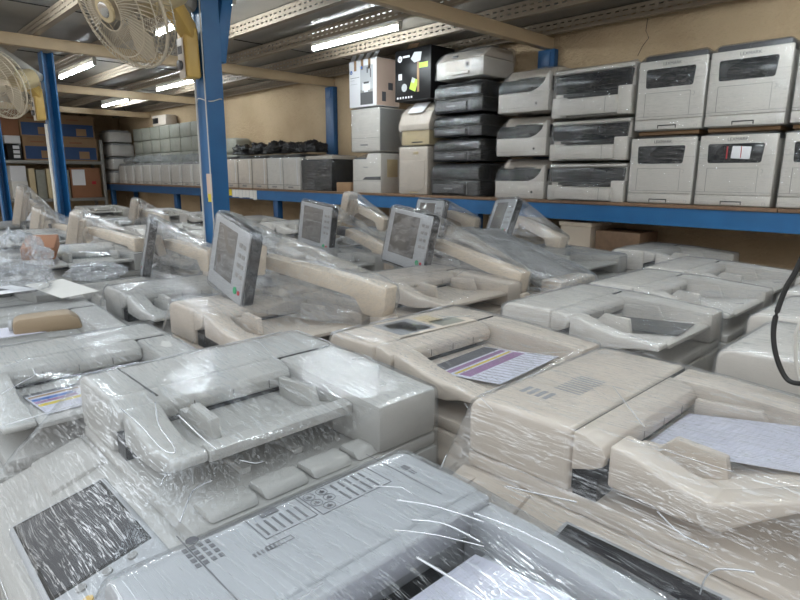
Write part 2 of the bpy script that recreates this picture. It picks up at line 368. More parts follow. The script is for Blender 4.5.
# ------------------------------------------------------------------ office copiers
CW, CD = .57, .52
def copier(x0, y0, label, T=1.16, mat='cream', rz=0, group='wrapped copiers on the floor', wrapkey='film', panel=True, folds=14, seed=0,
           detail=True, screenkey='screen', wrapit=True, guides=True, hw=0, rise=0, arise=0, flat=False, fr=.10, tl=.57, reard=.10, rdrop=0, gz=0, w=CW, d=CD, amp=.002, extra=(), glint_curls=()):
    cx, cy = x0+w/2, y0+d/2
    r = empty('photocopier', (cx, cy, 0), rz, label, 'copier', group)
    off = (-w/2, -d/2, 0); zb = T-.145
    mk = lambda: MB(off, hw=hw)
    body = mk().box(0, w, -fr, d, .04, zb-.27, .012).box(.03, w-.03, -fr+.03, d-.03, 0, .05).box(0, w, .16, d, zb-.28, zb-.10, .008).box(0, .11, -fr, .18, zb-.28, zb-.10, .008)
    body = body.build('body', mat, r)
    b = mk().use(mat)
    for k in range(2):
        z0 = .10+k*.27
        dr = mk().box(.02, w-.02, -fr-.012, -fr+.002, z0, z0+.255, .004).build('paper_drawer', mat, r)
        mk().box(w/2-.07, w/2+.07, -fr-.016, -fr-.010, z0+.17, z0+.20, .003).build('drawer_handle', 'grey', dr)
    if detail:
        sd = mk().use('gap')
        sd.box(w, w+.001, .05, d-.04, .12, .123).box(w, w+.001, .05, .053, .12, zb-.32).box(w, w+.001, .05, d-.04, zb-.32, zb-.317)
        sd.build('side_seam', None, body)
    deck = mk().prism([(-fr-.025, zb-.10), (-fr-.025, zb-.065-.3*max(fr-.1, 0)), (-fr-.005, zb-.045-.3*max(fr-.1, 0)), (-.01, zb-.012), (d, zb-.012), (d, zb-.10)], 'x', -.004, w+.004, .008).build('scanner_deck', mat, r)
    lid = mk().box(0, w, 0, d, zb-.011, zb+.02, .008).build('scanner_lid', mat, r)
    h = [body, deck, lid]
    fh = mk().prism([(0, zb+.021), (0, T-.03), (.010, T-.010), (.035, T), (.20, T), (.20, zb+.021)], 'y', 0, d, .014, 3).build('feeder_housing', mat, r)
    if flat: fc = mk().prism([(.2008, T-.05), (.2008, T), (.222, T), (.227, T-.004), (.220, T-.05)], 'y', .0, d-.012, .002)
    else: fc = mk().prism([(.2035, T-.075), (.2035, T-.001), (.225, T-.002), (.258, T-.014), (.266, T-.03), (.262, T-.05), (.245, T-.06)], 'y', .0, d-reard-.004, .004)
    fc = fc.build('feeder_cover', mat, r)
    if not flat: mk().use('gap').box(.2005, .203, .012, d-.012, zb+.03, T-.004).build('cover_seam', None, fc)
    if detail and not flat:
        tk = mk().use('gap')
        for q in range(4): tk.box(.2665, .2668, .06+q*.09, .062+q*.09, T-.047, T-.028)
        tk.box(.2655, .2685, .012, .030, T-.052, T-.036)
        tk.build('cover_marking', None, fc)
    core = mk().use('black').box(.205, .25, .01, d-.11, zb+.021, T-.08).build('feed_roller_box', None, r)
    rc = mk().prism([(.205, zb+.021), (.205, T-.003-rdrop), (.30, T-.004-rdrop), (w, T-.02-rdrop), (w, zb+.021)], 'y', d-reard, d, .010).build('rear_cover', mat, r)
    te = min(tl, w)
    tray = mk().prism([(.252, T-.076), (.252, T-.066), (.36, T-.070), (te-.03, T-.054+rise), (te-.004, T-.058+rise), (te-.004, T-.070+rise), (te-.03, T-.068+rise), (.36, T-.084)], 'y', .072, d-reard-.002, .002)
    tray = tray.build('document_tray', mat, r)
    if te > .52: prof = [(.27, T-.082), (.27, T-.006), (.30, T-.009), (.37, T-.032), (.43, T-.044), (.47, T-.042+rise*.35), (te-.006, T-.050+rise+arise), (te-.006, T-.066+rise+arise), (.49, T-.072+rise*.5), (.45, T-.084), (.38, T-.090)]
    else: prof = [(.27, T-.082), (.27, T-.006), (.295, T-.009), (.36, T-.034), (.41, T-.044), (te-.012, T-.046+rise), (te-.002, T-.054+rise), (te-.004, T-.068+rise), (.42, T-.080), (.34, T-.086)]
    arm = mk().prism(prof, 'y', .004, .071, .006, 3).build('tray_arm', mat, tray)
    if te <= .52: mk().prism([(te-.04, T-.056+rise), (te-.03, T-.044+rise), (te-.002, T-.050+rise), (te-.002, T-.072+rise), (te-.03, T-.074+rise)], 'y', .071, d-reard-.002, .004).build('tray_lip', mat, tray)
    if guides:
        mk().prism([(.275, T-.068), (.275, T-.034), (.31, T-.032), (.335, T-.006), (.418, T-.012), (.428, T-.064), (.36, T-.071)], 'y', .112, .132, .004).build('paper_guide', mat, tray)
        mk().prism([(.275, T-.068), (.275, T-.024), (.40, T-.014), (.425, T-.062), (.36, T-.071)], 'y', d-reard-.045, d-reard-.027, .004).build('paper_guide', mat, tray)
    for fy in (.15, .27): mk().box(.36, .46, fy, fy+.02, zb+.0205, zb+.034, .003).build('output_fin', mat, lid)
    h += [fh, fc, rc, tray, arm]
    if panel:
        pT = Matrix.Translation((0, -.022, zb-.012)) @ Matrix.Rotation(R(13), 4, 'X')
        cp = MB(off, hw=hw).box(.212, w-.005, -.18, -.0, -.034, 0, .010, 3, T=pT).box(.20, w-.03, -.10, .02, -.08, -.03, T=pT).build('control_panel', 'cool', r)
        MB(off, hw=hw).use('gap').box(.224, w-.095, -.170, -.012, 0, .0006, T=pT).build('screen_surround', None, cp)
        MB(off, hw=hw).box(.231, w-.102, -.164, -.018, .0004, .0016, .0004, 1, T=pT).build('touchscreen', screenkey, cp)
        for i, (bx, by, k) in enumerate(((.50, -.05, 'grey'), (.535, -.05, 'grey'), (.50, -.09, 'grey'), (.535, -.09, 'green'), (.50, -.13, 'grey'), (.535, -.13, 'yellow'))):
            MB(off, hw=hw).cyl((bx, by, 0), (bx, by, .004), .008, n=14, T=pT).build('panel_button', k, cp)
        sh = mk().prism([(-.12, zb-.06), (-.11, zb-.035), (-.012, zb-.004), (-.004, zb-.012), (-.004, zb-.06)], 'x', .0, .165, .008).build('deck_shoulder', mat, r)
    r['T'] = T
    if wrapit:
        o = wrap(h, r, zmin=zb-.16, key=wrapkey, folds=folds, seed=seed, amp=amp, extra=extra, glint_curls=glint_curls)
    return r
def loc(o, p): return Vector(p) - o.location
def decal(root, rects, name, key, z, parent=None, axis='z'):
    mb = MB()
    for (x0, x1, y0, y1) in rects: mb.box(x0, x1, y0, y1, z, z+.0006)
    return mb.build(name, key, parent or root)

# strip-light glints on the film, modelled as bright curls, in each copier's own coordinates
def rope(cx, cy, pts, rr, **k): return ([tuple(at(u, v, **k)-Vector((cx, cy, 0))) for u, v in pts], rr)
C1R = [rope(-1.11, .6175, p, r_, z=z_) for p, r_, z_ in (([(155, 402), (159, 425), (174, 447), (172, 453), (160, 447), (140, 425), (120, 408)], .0013, 1.155), ([(178, 415), (198, 434), (216, 449)], .0012, 1.155), ([(180, 522), (190, 496), (196, 488), (212, 480)], .0016, 1.07), ([(162, 455), (166, 470), (161, 485)], .001, 1.10), ([(240, 460), (255, 463), (264, 461)], .001, 1.10))]
R1R = [rope(-.427, 1.14, p, .0015, y=.872) for p in ([(657, 511), (680, 533), (709, 548)],)] + [rope(-.427, 1.14, p, .0014, y=.80) for p in ([(700, 594), (706, 577), (720, 569), (755, 572)], [(506, 486), (535, 493), (577, 502)])]
F1R = [rope(-.425, .41, p, r_, z=1.128) for p, r_ in (([(392, 502), (430, 508), (480, 524)], .0012), ([(408, 522), (440, 526), (476, 544)], .0013), ([(390, 532), (430, 537), (480, 549)], .0008), ([(412, 560), (445, 580), (490, 610)], .0018), ([(470, 515), (510, 530), (560, 555)], .0012))]
# right foreground machine
r1 = copier(-.712, .88, 'cream copier with lined white paper in its open tray and a black touchscreen', T=1.16, folds=10, amp=.0012, seed=1, guides=True, hw=.034, rise=.045, arise=.027, glint_curls=R1R)
lx, ly = -CW/2, -CD/2
fh = next(c for c in r1.children if c.name.startswith('feeder_housing'))
decal(r1, [(lx+.06+.018*k, lx+.07+.018*k, ly+.09, ly+.13) for k in range(4)] + [(lx+.10, lx+.16, ly+.16+.013*k, ly+.165+.013*k) for k in range(9)], 'printed_marking', 'inkl', 1.1602, fh)
deck = next(c for c in r1.children if c.name.startswith('scanner_deck'))
clip = MB((lx, ly, 0)).box(.02, .05, -.055, -.03, .985, 1.006, .002).use('gap').box(.026, .036, -.0562, -.0548, .990, .992).box(.026, .036, -.0562, -.0548, .995, .997).box(.026, .036, -.0562, -.0548, 1.0, 1.002)
clip.mats[0] = 'cream'; clip.build('deck_hinge_block', None, deck)
# foreground machine
f1 = copier(-.71, .168, 'pale grey copier top with printed instruction panels beside a lilac sheet', T=1.12, mat='cool', wrapkey='filmc', folds=10, seed=2, guides=False, rise=.02, reard=.05, rdrop=.010, panel=False, flat=True, d=.50, glint_curls=F1R)
# centre machine
c1 = copier(-1.40, .335, 'light grey copier under a film tent, with a big tilted dark touchscreen', T=1.16, mat='lgrey', wrapkey='film', folds=16, seed=3, w=.58, d=.565, amp=.003, tl=.50, reard=.17, rise=.016, fr=.20, glint_curls=C1R)
MB((-.29, -.2825, 0)).use('gap').box(.03, .262, .075, .079, 1.1595, 1.1608).box(.0, .001, .075, .079, 1.04, 1.13).build('end_seam', None, next(c for c in c1.children if c.name.startswith('feeder_housing')))
for k in range(4):
    MB((-.29, -.2825, 0)).prism([(.50, 1.036), (.512, 1.052), (.555, 1.052), (.575, 1.036)], 'y', .03+k*.105, .125+k*.105, .007).build('deck_pad', 'lgrey', c1)
# the copier with magazines
p1 = copier(-1.308, .968, 'cream copier with a faded colour picture on its feeder and purple leaflet in its tray', T=1.16, mat='cream', folds=24, seed=4, guides=False, fr=.012, panel=False)
fh = next(c for c in p1.children if c.name.startswith('feeder_housing'))

def printed_sheet(name, x0, x1, y0, y1, z, rz, base, bars, label, cat, tilt=0, group=None):
    """one sheet lying flat; bars = (x0, x1, y0, y1, key) as fractions of the sheet"""
    mb = MB().use(base).box(x0, x1, y0, y1, 0, .0012)
    o_x, o_y = (x0+x1)/2, (y0+y1)/2
    W, H = x1-x0, y1-y0
    for a, b2, c, d2, k in bars: mb.use(k).box(x0+a*W, x0+b2*W, y0+c*H, y0+d2*H, .0012, .0015)
    for v in mb.bm.verts: v.co -= Vector((o_x, o_y, 0))
    o = mb.build(name, None); o.location = (o_x, o_y, z); o.rotation_euler = (0, tilt, rz)
    return tag(o, label, cat, group)
grid = [(.04, .96, .04+.031*k, .043+.031*k, 'lilac') for k in range(30)]
lines = [(.03+.033*k, .033+.033*k, .03, .97, 'inkl') for k in range(6)]
def lined(n, key='inkl', t=.004, x0=.04, x1=.96): return [(x0, x1, (k+.5)/n, (k+.5)/n+t, key) for k in range(n)]
def lined2(n, key='inkl', t=.003): return [((k+.5)/n, (k+.5)/n+t, .03, .97, key) for k in range(n)]
TILT = -math.atan2(.016, .18)
printed_sheet('paper_sheet', -.412, -.118, 1.025, 1.25, 1.129, 0, 'lilac', lined(30, 'faint', .003) + lined2(26, 'faint', .002), 'white paper printed with fine lines in the tray of the right cream copier', 'paper', -math.atan2(.052, .29))
printed_sheet('paper_sheet', -.465, -.180, .247, .600, 1.074, 0, 'lilac', lined(34, 'faint', .003, .3, .97) + lined2(26, 'faint', .002), 'lilac sheet with a faint grid in the tray of the nearest copier lid', 'paper', -.12)
printed_sheet('leaflet', -1.02, -.78, 1.06, 1.35, 1.106, R(4), 'lilac', [(0, .22, .02, .98, 'ink'), (.26, .34, .05, .95, 'magenta'), (.38, .42, .05, .95, 'yprint'), (.45, .60, .05, .95, 'magenta')] + [(.62, .97, (k+.5)/14, (k+.5)/14+.012, 'inkl') for k in range(14)], 'purple and yellow printed leaflet in the tray of the copier behind the centre one', 'leaflet', TILT)
printed_sheet('picture_sheet', -1.26, -1.10, 1.07, 1.38, 1.1605, R(-3), 'cream', [(.08, .9, .05, .5, 'inkl'), (.2, .55, .12, .4, 'ink'), (.55, .85, .2, .45, 'carton'), (.1, .6, .55, .75, 'tanp'), (.5, .9, .58, .9, 'rolls')], 'faded colour picture lying on the feeder of the copier behind the centre one', 'picture')

# printed instructions on the nearest feeder
def px_rect(root, z, key, name, parent, quads):
    """small printed marks on a flat top at height z; each given as x0, x1, y0, y1 in the copier's own metres"""
    return decal(root, quads, name, key, z, parent)
fh = next(c for c in f1.children if c.name.startswith('feeder_housing')); lx, ly = -CW/2-.018, -.25+.028
zt = 1.1203
q = []
for k in range(4): q += [(lx+.050+.013*j, lx+.058+.013*j, ly+.062+.0105*k, ly+.068+.0105*k) for j in range(4)]
decal(f1, q, 'text_lines', 'inkm', zt, fh)
MB().cyl((lx+.038, ly+.082, zt-.0003), (lx+.038, ly+.082, zt+.0006), .0085, n=20).build('oval_mark', 'ink', fh)
ly -= .045
def outline(x0, x1, y0, y1, t=.0012): return [(x0, x1, y0, y0+t), (x0, x1, y1-t, y1), (x0, x0+t, y0, y1), (x1-t, x1, y0, y1)]
q = outline(lx+.045, lx+.105, ly+.20, ly+.285) + outline(lx+.045, lx+.110, ly+.29, ly+.425) + [(lx+.047, lx+.057, ly+.222, ly+.25)]
for k in range(6): q.append((lx+.064, lx+.098, ly+.207+.0125*k, ly+.2105+.0125*k))
for k in range(5): q.append((lx+.075+.0*k, lx+.104, ly+.345+.014*k, ly+.3485+.014*k))
for k in range(5): q.append((lx+.052, lx+.07, ly+.345+.014*k, ly+.3485+.014*k))
q += outline(lx+.118, lx+.128, ly+.19, ly+.23) + [(lx+.120, lx+.128, ly+.17+.006*k, ly+.173+.006*k) for k in range(7)]
q += outline(lx+.015, lx+.19, ly+.115, ly+.1165, .0007) + outline(lx+.012, lx+.19, ly+.455, ly+.4558, .0004)
q += [(lx+.085, lx+.10, ly+.468, ly+.478), (lx+.104, lx+.118, ly+.468, ly+.470), (lx+.104, lx+.118, ly+.473, ly+.475)]
decal(f1, q, 'instruction_panel', 'inkm', zt, fh)
rg = MB()
for (px, py) in ((.058, .302), (.058, .325), (.078, .302), (.078, .325), (.096, .312)):
    rg.tube([(lx+px+.009*math.cos(a*PI/10), ly+py+.009*math.sin(a*PI/10), zt+.0004) for a in range(20)], .0006, 4, closed=True)
    rg.box(lx+px-.004, lx+px+.004, ly+py-.0015, ly+py+.0015, zt, zt+.0006).box(lx+px-.001, lx+px+.003, ly+py-.005, ly+py+.004, zt, zt+.0006)
rg.build('round_symbols', 'inkm', fh)
ly += .045

# second and third rows behind the right machine
p2 = copier(-1.215, 1.67, 'grey topped copier two rows behind the right cream copier, black paper in its tray', mat='white', folds=16, seed=5, panel=False, fr=.008, wrapkey='filmh')
printed_sheet('black_film_sheet', -.93, -.67, 1.825, 2.02, 1.1035, R(5), 'black', [], 'black shiny sheet sticking out of the tray in the row behind the magazine copier', 'sheet', -.052)
for args in ((-1.21, 2.262, 'grey wrapped copier with a pale label flap, third in the row towards the blue shelf', 0),
             (-1.24, 2.86, 'wrapped copier in shade under the shelf, end of the row towards the wall', R(1))):
    dup(p2, (args[0]+CW/2, args[1]+CD/2, 0), args[3], args[2])
# right-hand column
KIDS.clear()
q1 = copier(-.485, 1.63, 'plain boxy white copier by the black hanging cable, first of the far right column', mat='white', folds=10, seed=6, panel=False, fr=.0, w=.62, d=.42)
dup(q1, (-.24, 2.335, 0), R(-1), 'plain white wrapped copier second in the far right column, behind the cable')
dup(q1, (-.28, 2.845, 0), 0, 'plain white wrapped copier third in the far right column, near the shelf')
dup(q1, (-.33, 3.335, 0), 0, 'plain white wrapped copier last in the far right column, in shade by the wall')

# ------------------------------------------------------------------ copiers with a monitor on a raised arm
def monitor_copier(x0, y0, label, base, end, mon, yawd, size=(.40, .32), style='black', tilt=-12, seed=0, mat='lgrey', T=1.16, key='film', basez=.95, armh=.064, film2='filma', rz=0, folds=10, screenkey='lcd', mroll=0):
    r = copier(x0, y0, label, T=T, mat=mat, folds=folds, seed=seed, panel=False, fr=.045, group='copiers with a monitor on a raised arm', wrapkey=key)
    o = r.location
    base, end, mon = (Vector(p)-o for p in (base, end, mon))
    d = (end-base); ln = d.length; dx = d.normalized()
    up = Vector((0, 0, 1)); side = up.cross(dx).normalized(); up2 = dx.cross(side).normalized()
    A = Matrix(((dx.x, side.x, up2.x, base.x), (dx.y, side.y, up2.y, base.y), (dx.z, side.z, up2.z, base.z), (0, 0, 0, 1)))
    arm = MB(mat=A).prism([(-.03, -.045), (-.03, armh*.48), (.0, armh*.52), (ln, armh*.38), (ln, -armh*.38), (.10, -armh*.5), (.06, -.08), (-.02, -.08)], 'y', -.032, .032, .007).use('beige')
    arm = arm.build('monitor_arm', None, r)
    MB(mat=A).use('gap').box(-.02, ln-.01, -.0326, -.0322, .004, .0055).build('arm_seam', None, arm)
    bs = MB().box(base.x-.035, base.x+.035, base.y-.035, base.y+.035, basez, base.z-.07, .008).build('arm_base', mat if mat != 'lgrey' else 'cream', r)
    W, H = size
    Mm = Matrix.Translation(mon) @ Matrix.Rotation(R(yawd), 4, 'Z') @ Matrix.Rotation(R(tilt), 4, 'X') @ Matrix.Rotation(R(mroll), 4, 'Y')
    hk = 'black' if style == 'black' else 'beigem'
    th = .040 if style == 'black' else .052
    mo = MB(mat=Mm).prism([(-W/2+.02, -H/2), (W/2-.02, -H/2), (W/2, -H/2+.02), (W/2, H/2-.02), (W/2-.02, H/2), (-W/2+.02, H/2), (-W/2, H/2-.02), (-W/2, -H/2+.02)], 'y', 0, th, .006, 2)
    if style != 'black': mo.box(-W/2+.05, W/2-.05, th-.005, th+.03, -H/2+.05, H/2-.05, .012)
    mo = mo.build('monitor', hk, r)
    MB(mat=Mm).box(-W/2+.008, W/2-.008, -.007, .001, -H/2+.008, H/2-.008, .003).build('bezel', 'cool' if style == 'black' else 'beigem', mo)
    MB(mat=Mm).box(-W/2+.05, W/2-.10, -.0085, -.006, -H/2+.06, H/2-.03, .001).build('screen', screenkey, mo)
    bt = MB(mat=Mm).use('grey')
    for i in range(4):
        for j in range(2): bt.box(W/2-.075+.03*j, W/2-.053+.03*j, -.0095, -.006, H/2-.07-.035*i, H/2-.055-.035*i, .001)
    bt.use('green').cyl((W/2-.06, -.006, -H/2+.05), (W/2-.06, -.010, -H/2+.05), .013, n=14)
    bt.use('red').cyl((W/2-.03, -.006, -H/2+.05), (W/2-.03, -.010, -H/2+.05), .008, n=12)
    bt.build('button_markings', None, mo)
    mp = Mm @ Vector((0, th, 0)); v = end-mp; vl = v.length
    A2 = Matrix.Translation(mp) @ v.to_track_quat('Y', 'Z').to_matrix().to_4x4()
    MB(mat=A2).box(-.055, .055, 0, vl*.62, -.055, .055, .008).use('beige').build('monitor_mount', None, r)
    MB(mat=A2).box(-.022, .022, vl*.60, vl-.012, -.028, .028, .003).build('mount_joint', 'dgrey', r)
    wrap([arm, mo], r, 'arm_wrap', key=film2, grow=.010, amp=.005, L=.03, seed=seed+50, folds=8, extra=[(base.x+.03, base.y, base.z-.11)])
    return r
P = at
def lx3(a, z): return (a[0], a[1], a[2]+z)
M1C = tuple(P(229.5, 258.5, y=.985))
m1 = monitor_copier(-2.03, .80, 'copier with the largest nearest black-edged monitor on a long beige arm', (-1.39, 1.26, 1.215), tuple(P(266, 260, y=1.15)), M1C, -4, seed=7, mat='cream', size=(.31, .275), tilt=-7, mroll=11)
e2, b2 = P(349, 232, y=2.30), P(386, 250, y=2.28)
m2 = monitor_copier(-3.05, 1.76, 'copier with an upright monitor, directly below the black wrapped box printer', b2, e2, P(315, 227, y=2.16), -3, seed=8, size=(.37, .30), tilt=-5, mroll=5)
e3, b3 = P(437, 243, y=2.22), P(520, 277, y=2.16)
m3 = monitor_copier(-2.02, 1.62, 'copier with a bright grey monitor above its empty open tray, under the black printer stack', b3, e3, P(407, 239, y=2.10), -7, seed=9, size=(.37, .30), mat='cream', tilt=-10, mroll=5)
m4 = monitor_copier(-2.92, 2.85, 'copier whose small monitor shows only its top, below the black printers', P(474, 222, y=3.32), P(448, 213, y=3.32), P(428, 218, y=3.14), -10, seed=10, size=(.34, .28), basez=1.0)
m5 = monitor_copier(-2.12, 2.85, 'copier with a small leaning monitor just above the dark film bundle', P(560, 240, y=3.22), P(518, 219, y=3.28), P(501, 218, y=3.14), -27, seed=11, size=(.30, .27), tilt=-20, basez=1.0, mroll=-4)
m6 = monitor_copier(-2.74, .80, 'copier with a monitor seen edge-on as a thin black strip, left of the largest monitor', P(211, 256, y=1.28), P(168, 243, y=1.30), P(146, 245, y=1.19), -20, seed=12, size=(.32, .31), T=1.115)
m7 = monitor_copier(-4.12, .80, 'copier with a beige edge-on monitor at left, nearest of the three beige ones', P(138, 243, y=1.27), P(90, 230, y=1.28), P(70, 236, y=1.14), -20, seed=13, style='beige', size=(.34, .36))
m8 = monitor_copier(-5.42, .80, 'copier with a beige edge-on monitor at far left, middle of the three beige ones', P(84, 234, y=1.29), P(56, 226, y=1.29), P(33, 228, y=1.14), -18, seed=14, style='beige', size=(.34, .37), basez=1.0)
m9 = monitor_copier(-6.50, .80, 'copier with the farthest beige edge-on monitor, highest in the photo at the left edge', P(46, 211, y=1.30), P(30, 205, y=1.32), P(17, 205, y=1.18), -16, seed=15, style='beige', size=(.32, .36), basez=1.0)
m10 = monitor_copier(-6.3, 1.8, 'copier with a beige monitor slab standing behind the black edge-on monitor', P(165, 219, y=2.24), P(140, 212, y=2.26), P(131, 213, y=2.14), -24, seed=16, style='beige', size=(.32, .30), basez=1.0)
m11 = monitor_copier(-3.85, 2.8, 'copier whose beige arm rises behind the upright monitor by the blue shelf leg', P(385, 222, y=3.22), P(352, 205, y=3.28), P(346, 206, y=3.16), -60, seed=17, style='beige', size=(.22, .24), basez=1.0)

# ------------------------------------------------------------------ remaining wrapped copiers at left and in the middle distance
l1 = copier(-2.02, .186, 'grey copier left of the centre one with colour print stripes in its tray', T=1.10, mat='lgrey', folds=20, seed=20, panel=True, guides=False)
printed_sheet('colour_print', -1.70, -1.49, .278, .48, 1.042, R(3), 'lilac', [(0, .12, .0, .98, 'ink'), (.16, .24, .02, .95, 'carton'), (.30, .40, .02, .5, 'bluek'), (.42, .52, .02, .5, 'magenta'), (.56, .66, .02, .95, 'yprint')], 'print with yellow, blue and magenta stripes in the tray at the left edge', 'print', -.062)
printed_sheet('blank_sheet', -1.62, -1.45, .485, .585, 1.046, R(-8), 'paper', [], 'blank white sheet at the back of the tray left of the centre copier', 'paper', TILT)
l2 = copier(-2.72, .18, 'copier at the left edge carrying a tan cover and a black-edged paper', T=1.08, mat='lgrey', folds=22, seed=21, panel=False, wrapit=True, wrapkey='films', guides=False)
l3 = dup(l2, (-3.25, .40, 0), R(5), 'wrapped copier at the left edge under a crumpled heap of film')
l4 = dup(l2, (-4.05, .36, 0), R(-4), 'wrapped copier further left under loose film, behind the film heap')
l5 = dup(l2, (-4.85, .40, 0), R(3), 'wrapped copier far left below the middle beige monitor')
l6 = dup(p2, (-3.60, 2.02, 0), 0, 'low wrapped copier in the middle distance, behind the blue post')
l7 = dup(p2, (-4.25, 2.05, 0), R(2), 'wrapped copier left of the blue post in the middle distance')
l8 = dup(p2, (-4.97, 2.0, 0), R(-2), 'wrapped copier in the middle distance, second one left of the blue post')
l9 = dup(p2, (-3.20, 1.02, 0), 0, 'wrapped copier in front of the blue post, between the two edge-on monitors', sc=(1, 1, .87))
l10 = dup(p2, (-4.6, 3.1, 0), R(3), 'wrapped copier in the far row by a blue shelf leg, left of the beige arm')
l11 = dup(p2, (-5.4, 3.05, 0), 0, 'wrapped copier in the far row under the row of beige printers')
l12 = dup(p2, (-6.4, 3.1, 0), R(-3), 'wrapped copier in the far row under the torn white tape on the shelf')
l13 = dup(p2, (-7.4, 2.9, 0), 0, 'wrapped copier in the far row left of the blue post, under the long shelf')
l14 = dup(p2, (-8.6, 2.6, 0), R(2), 'farthest wrapped copier before the carton rack')
l15 = dup(p2, (-1.40, 3.70, 0), 0, 'wrapped copier in shade under the blue shelf, right of the small leaning monitor')
ub = empty('beige_cabinet', (-2.17, 3.98, 0), 0, 'small beige cabinet with a dark open side standing under the blue shelf', 'cabinet')
uc = MB().box(-.12, .12, -.14, .14, 0, 1.265, .006).build('cabinet_body', 'beigem', ub); MB().box(-.13, .13, -.15, .15, 1.24, 1.27, .004).build('cabinet_top', 'beige', ub); MB().box(-.122, -.118, -.10, .10, .6, 1.2).build('dark_opening', 'black', ub)
tag(MB().box(-2.02, -1.70, 3.86, 4.15, 0, 1.22, .004).build('brown_box', 'board'), 'tall brown box under the blue shelf, right of the small beige cabinet', 'box')

# dark bundle of film in front of the small leaning monitor
bu = empty('film_bundle', (-1.62, 2.44, 0), R(0), 'black panel bundled in silvery film, propped on a beige block', 'bundle')
o = bu.location
bk = MB().box(-.26, .26, -.16, .28, 0, 1.06, .012).build('support_block', 'cream', bu)
A = Matrix.Translation((-.05, .05, 1.17)) @ Matrix.Rotation(R(20), 4, 'Y') @ Matrix.Rotation(R(-4), 4, 'X')
pn = MB(mat=A).box(-.36, .30, -.17, .20, -.03, .02, .01).use('grey').build('panel', None, bu)
eb = MB().box(.16, .27, -.14, .18, 1.0, 1.13, .015).build('end_block', 'cream', bu)
wrap([bk, pn, eb], bu, zmin=.98, key='filmb', grow=.012, amp=.012, L=.03, folds=30, seed=33)

# tan cover and loose paper on the left edge copier
tc_ = empty('plastic_cover', tuple(at(48, 318, z=1.125))[:2] + (1.085,), R(78), 'tan plastic cover lying on the copier at the left edge', 'cover')
MB().prism([(-.10, 0), (-.10, .045), (-.08, .055), (.06, .058), (.09, .035), (.10, 0)], 'y', -.045, .045, .012).build('shell', 'tanp', tc_).data.materials[0] = M['tan']
MB().cyl((-.102, 0, .027), (-.112, 0, .027), .018).build('round_mark', 'cool', tc_)
pp = at(10, 323, z=1.12)
printed_sheet('printed_paper', pp.x-.07, pp.x+.07, pp.y-.12, pp.y+.09, 1.09, R(-5), 'lilac', [(.0, 1, .95, 1, 'ink'), (.2, .35, .95, 1, 'yprint'), (.55, .7, .95, 1, 'yprint')] + lined2(8, 'inkl', .004), 'white paper with a black and yellow edge at the left border', 'paper')
pp = at(62, 290, z=1.10)
printed_sheet('plastic_sheet', pp.x-.05, pp.x+.19, pp.y-.10, pp.y+.07, 1.12, R(20), 'wpaint', [], 'plain pale panel lying among loose film at left', 'panel', R(8))
pp = at(10, 293, z=1.12)
printed_sheet('white_leaflet', pp.x-.16, pp.x+.10, pp.y-.10, pp.y+.06, 1.13, R(10), 'paper', [(.3, .6, .4, .6, 'ink')], 'white leaflet with a dark print at the left border, above the tan cover', 'leaflet', R(-3))
# crumpled heap of loose film
def heap(name, c, size, seed, label, key='films', grp=None):
    bm = bmesh.new(); bmesh.ops.create_icosphere(bm, subdivisions=5, radius=1)
    so = Vector((seed*7.7, seed, 0))
    for v in bm.verts:
        n = v.co.normalized(); a = 1+.35*noise.noise(n*2+so)-.4*abs(noise.noise(n*4.5+so))+.2*abs(noise.noise(n*9+so))
        v.co = Vector((n.x*size[0], n.y*size[1], max(n.z, -.15)*size[2]))*a
    me = bpy.data.meshes.new(name); bm.to_mesh(me); bm.free(); me.materials.append(M[key]); me.shade_smooth()
    o = bpy.data.objects.new(name, me); C.objects.link(o); o.location = c
    return tag(o, label, 'film', grp)
h1 = at(16, 262, z=1.19)
heap('loose_film', h1, (.20, .15, .14), 1, 'crumpled clump of shiny clear film heaped at the left border', 'filmh')
heap('loose_film', at(96, 274, z=1.09), (.16, .13, .06), 2, 'low ripple of clear film between the two white beige-edged monitors and the tan cover', 'filmh')
heap('loose_film', at(20, 284, z=1.13), (.20, .13, .07), 3, 'flat clear film clump behind the white leaflet at the left border', 'filmh')
h2 = at(45, 262, z=1.12)
cb = MB().box(-.12, .12, -.08, .08, 0, .07, .008, T=Matrix.Rotation(R(12), 4, 'Y')).build('brown_wrapped_box', 'orange')
cb.location = h2 + Vector((-.05, .0, .045)); cb.rotation_euler = (0, 0, R(-20)); tag(cb, 'brown box half hidden in loose film at the left, below the beige monitors', 'box')

# ------------------------------------------------------------------ the place
struct(MB().box(-14, 9, -9, 4.45, -.12, 0).build('floor', 'concrete'))
struct(MB().box(-12.8, 5, 4.30, 4.45, 0, 2.80).build('wall_back', 'stucco'))
struct(MB().box(-12.8, -12.62, .40, 4.30, 0, 2.80).build('wall_left', 'stucco'))
cl = struct(MB().box(-12.8, 5, .40, 4.45, 2.765, 2.83).build('ceiling', 'sheet'))
sm = MB()
for k in range(9): sm.box(-12.6+1.9*k, -12.59+1.9*k, .40, 4.3, 2.760, 2.766)
sm.build('sheet_seam', 'gap', cl)
for i, x in enumerate((-11.0, -8.35, -5.60, -2.75, .1, 2.9)):
    struct(MB().box(x-.035, x+.035, .40, 4.29, 2.575, 2.665, .006).build('ceiling_beam', 'beam'))
for i, y in enumerate((4.17, 3.58, 3.02, 2.47, 1.88, 1.30, .72)):
    mb = MB(); mb.box(-8.7, 8.7, -.002, .002, -.046, .046).box(-8.7, 8.7, .0, .045, -.046, -.043).box(-8.7, 8.7, .0, .045, .040, .043)
    o = mb.build('ceiling_purlin', 'slotZ'); o.location = (-3.9, y, 2.7135); struct(o)
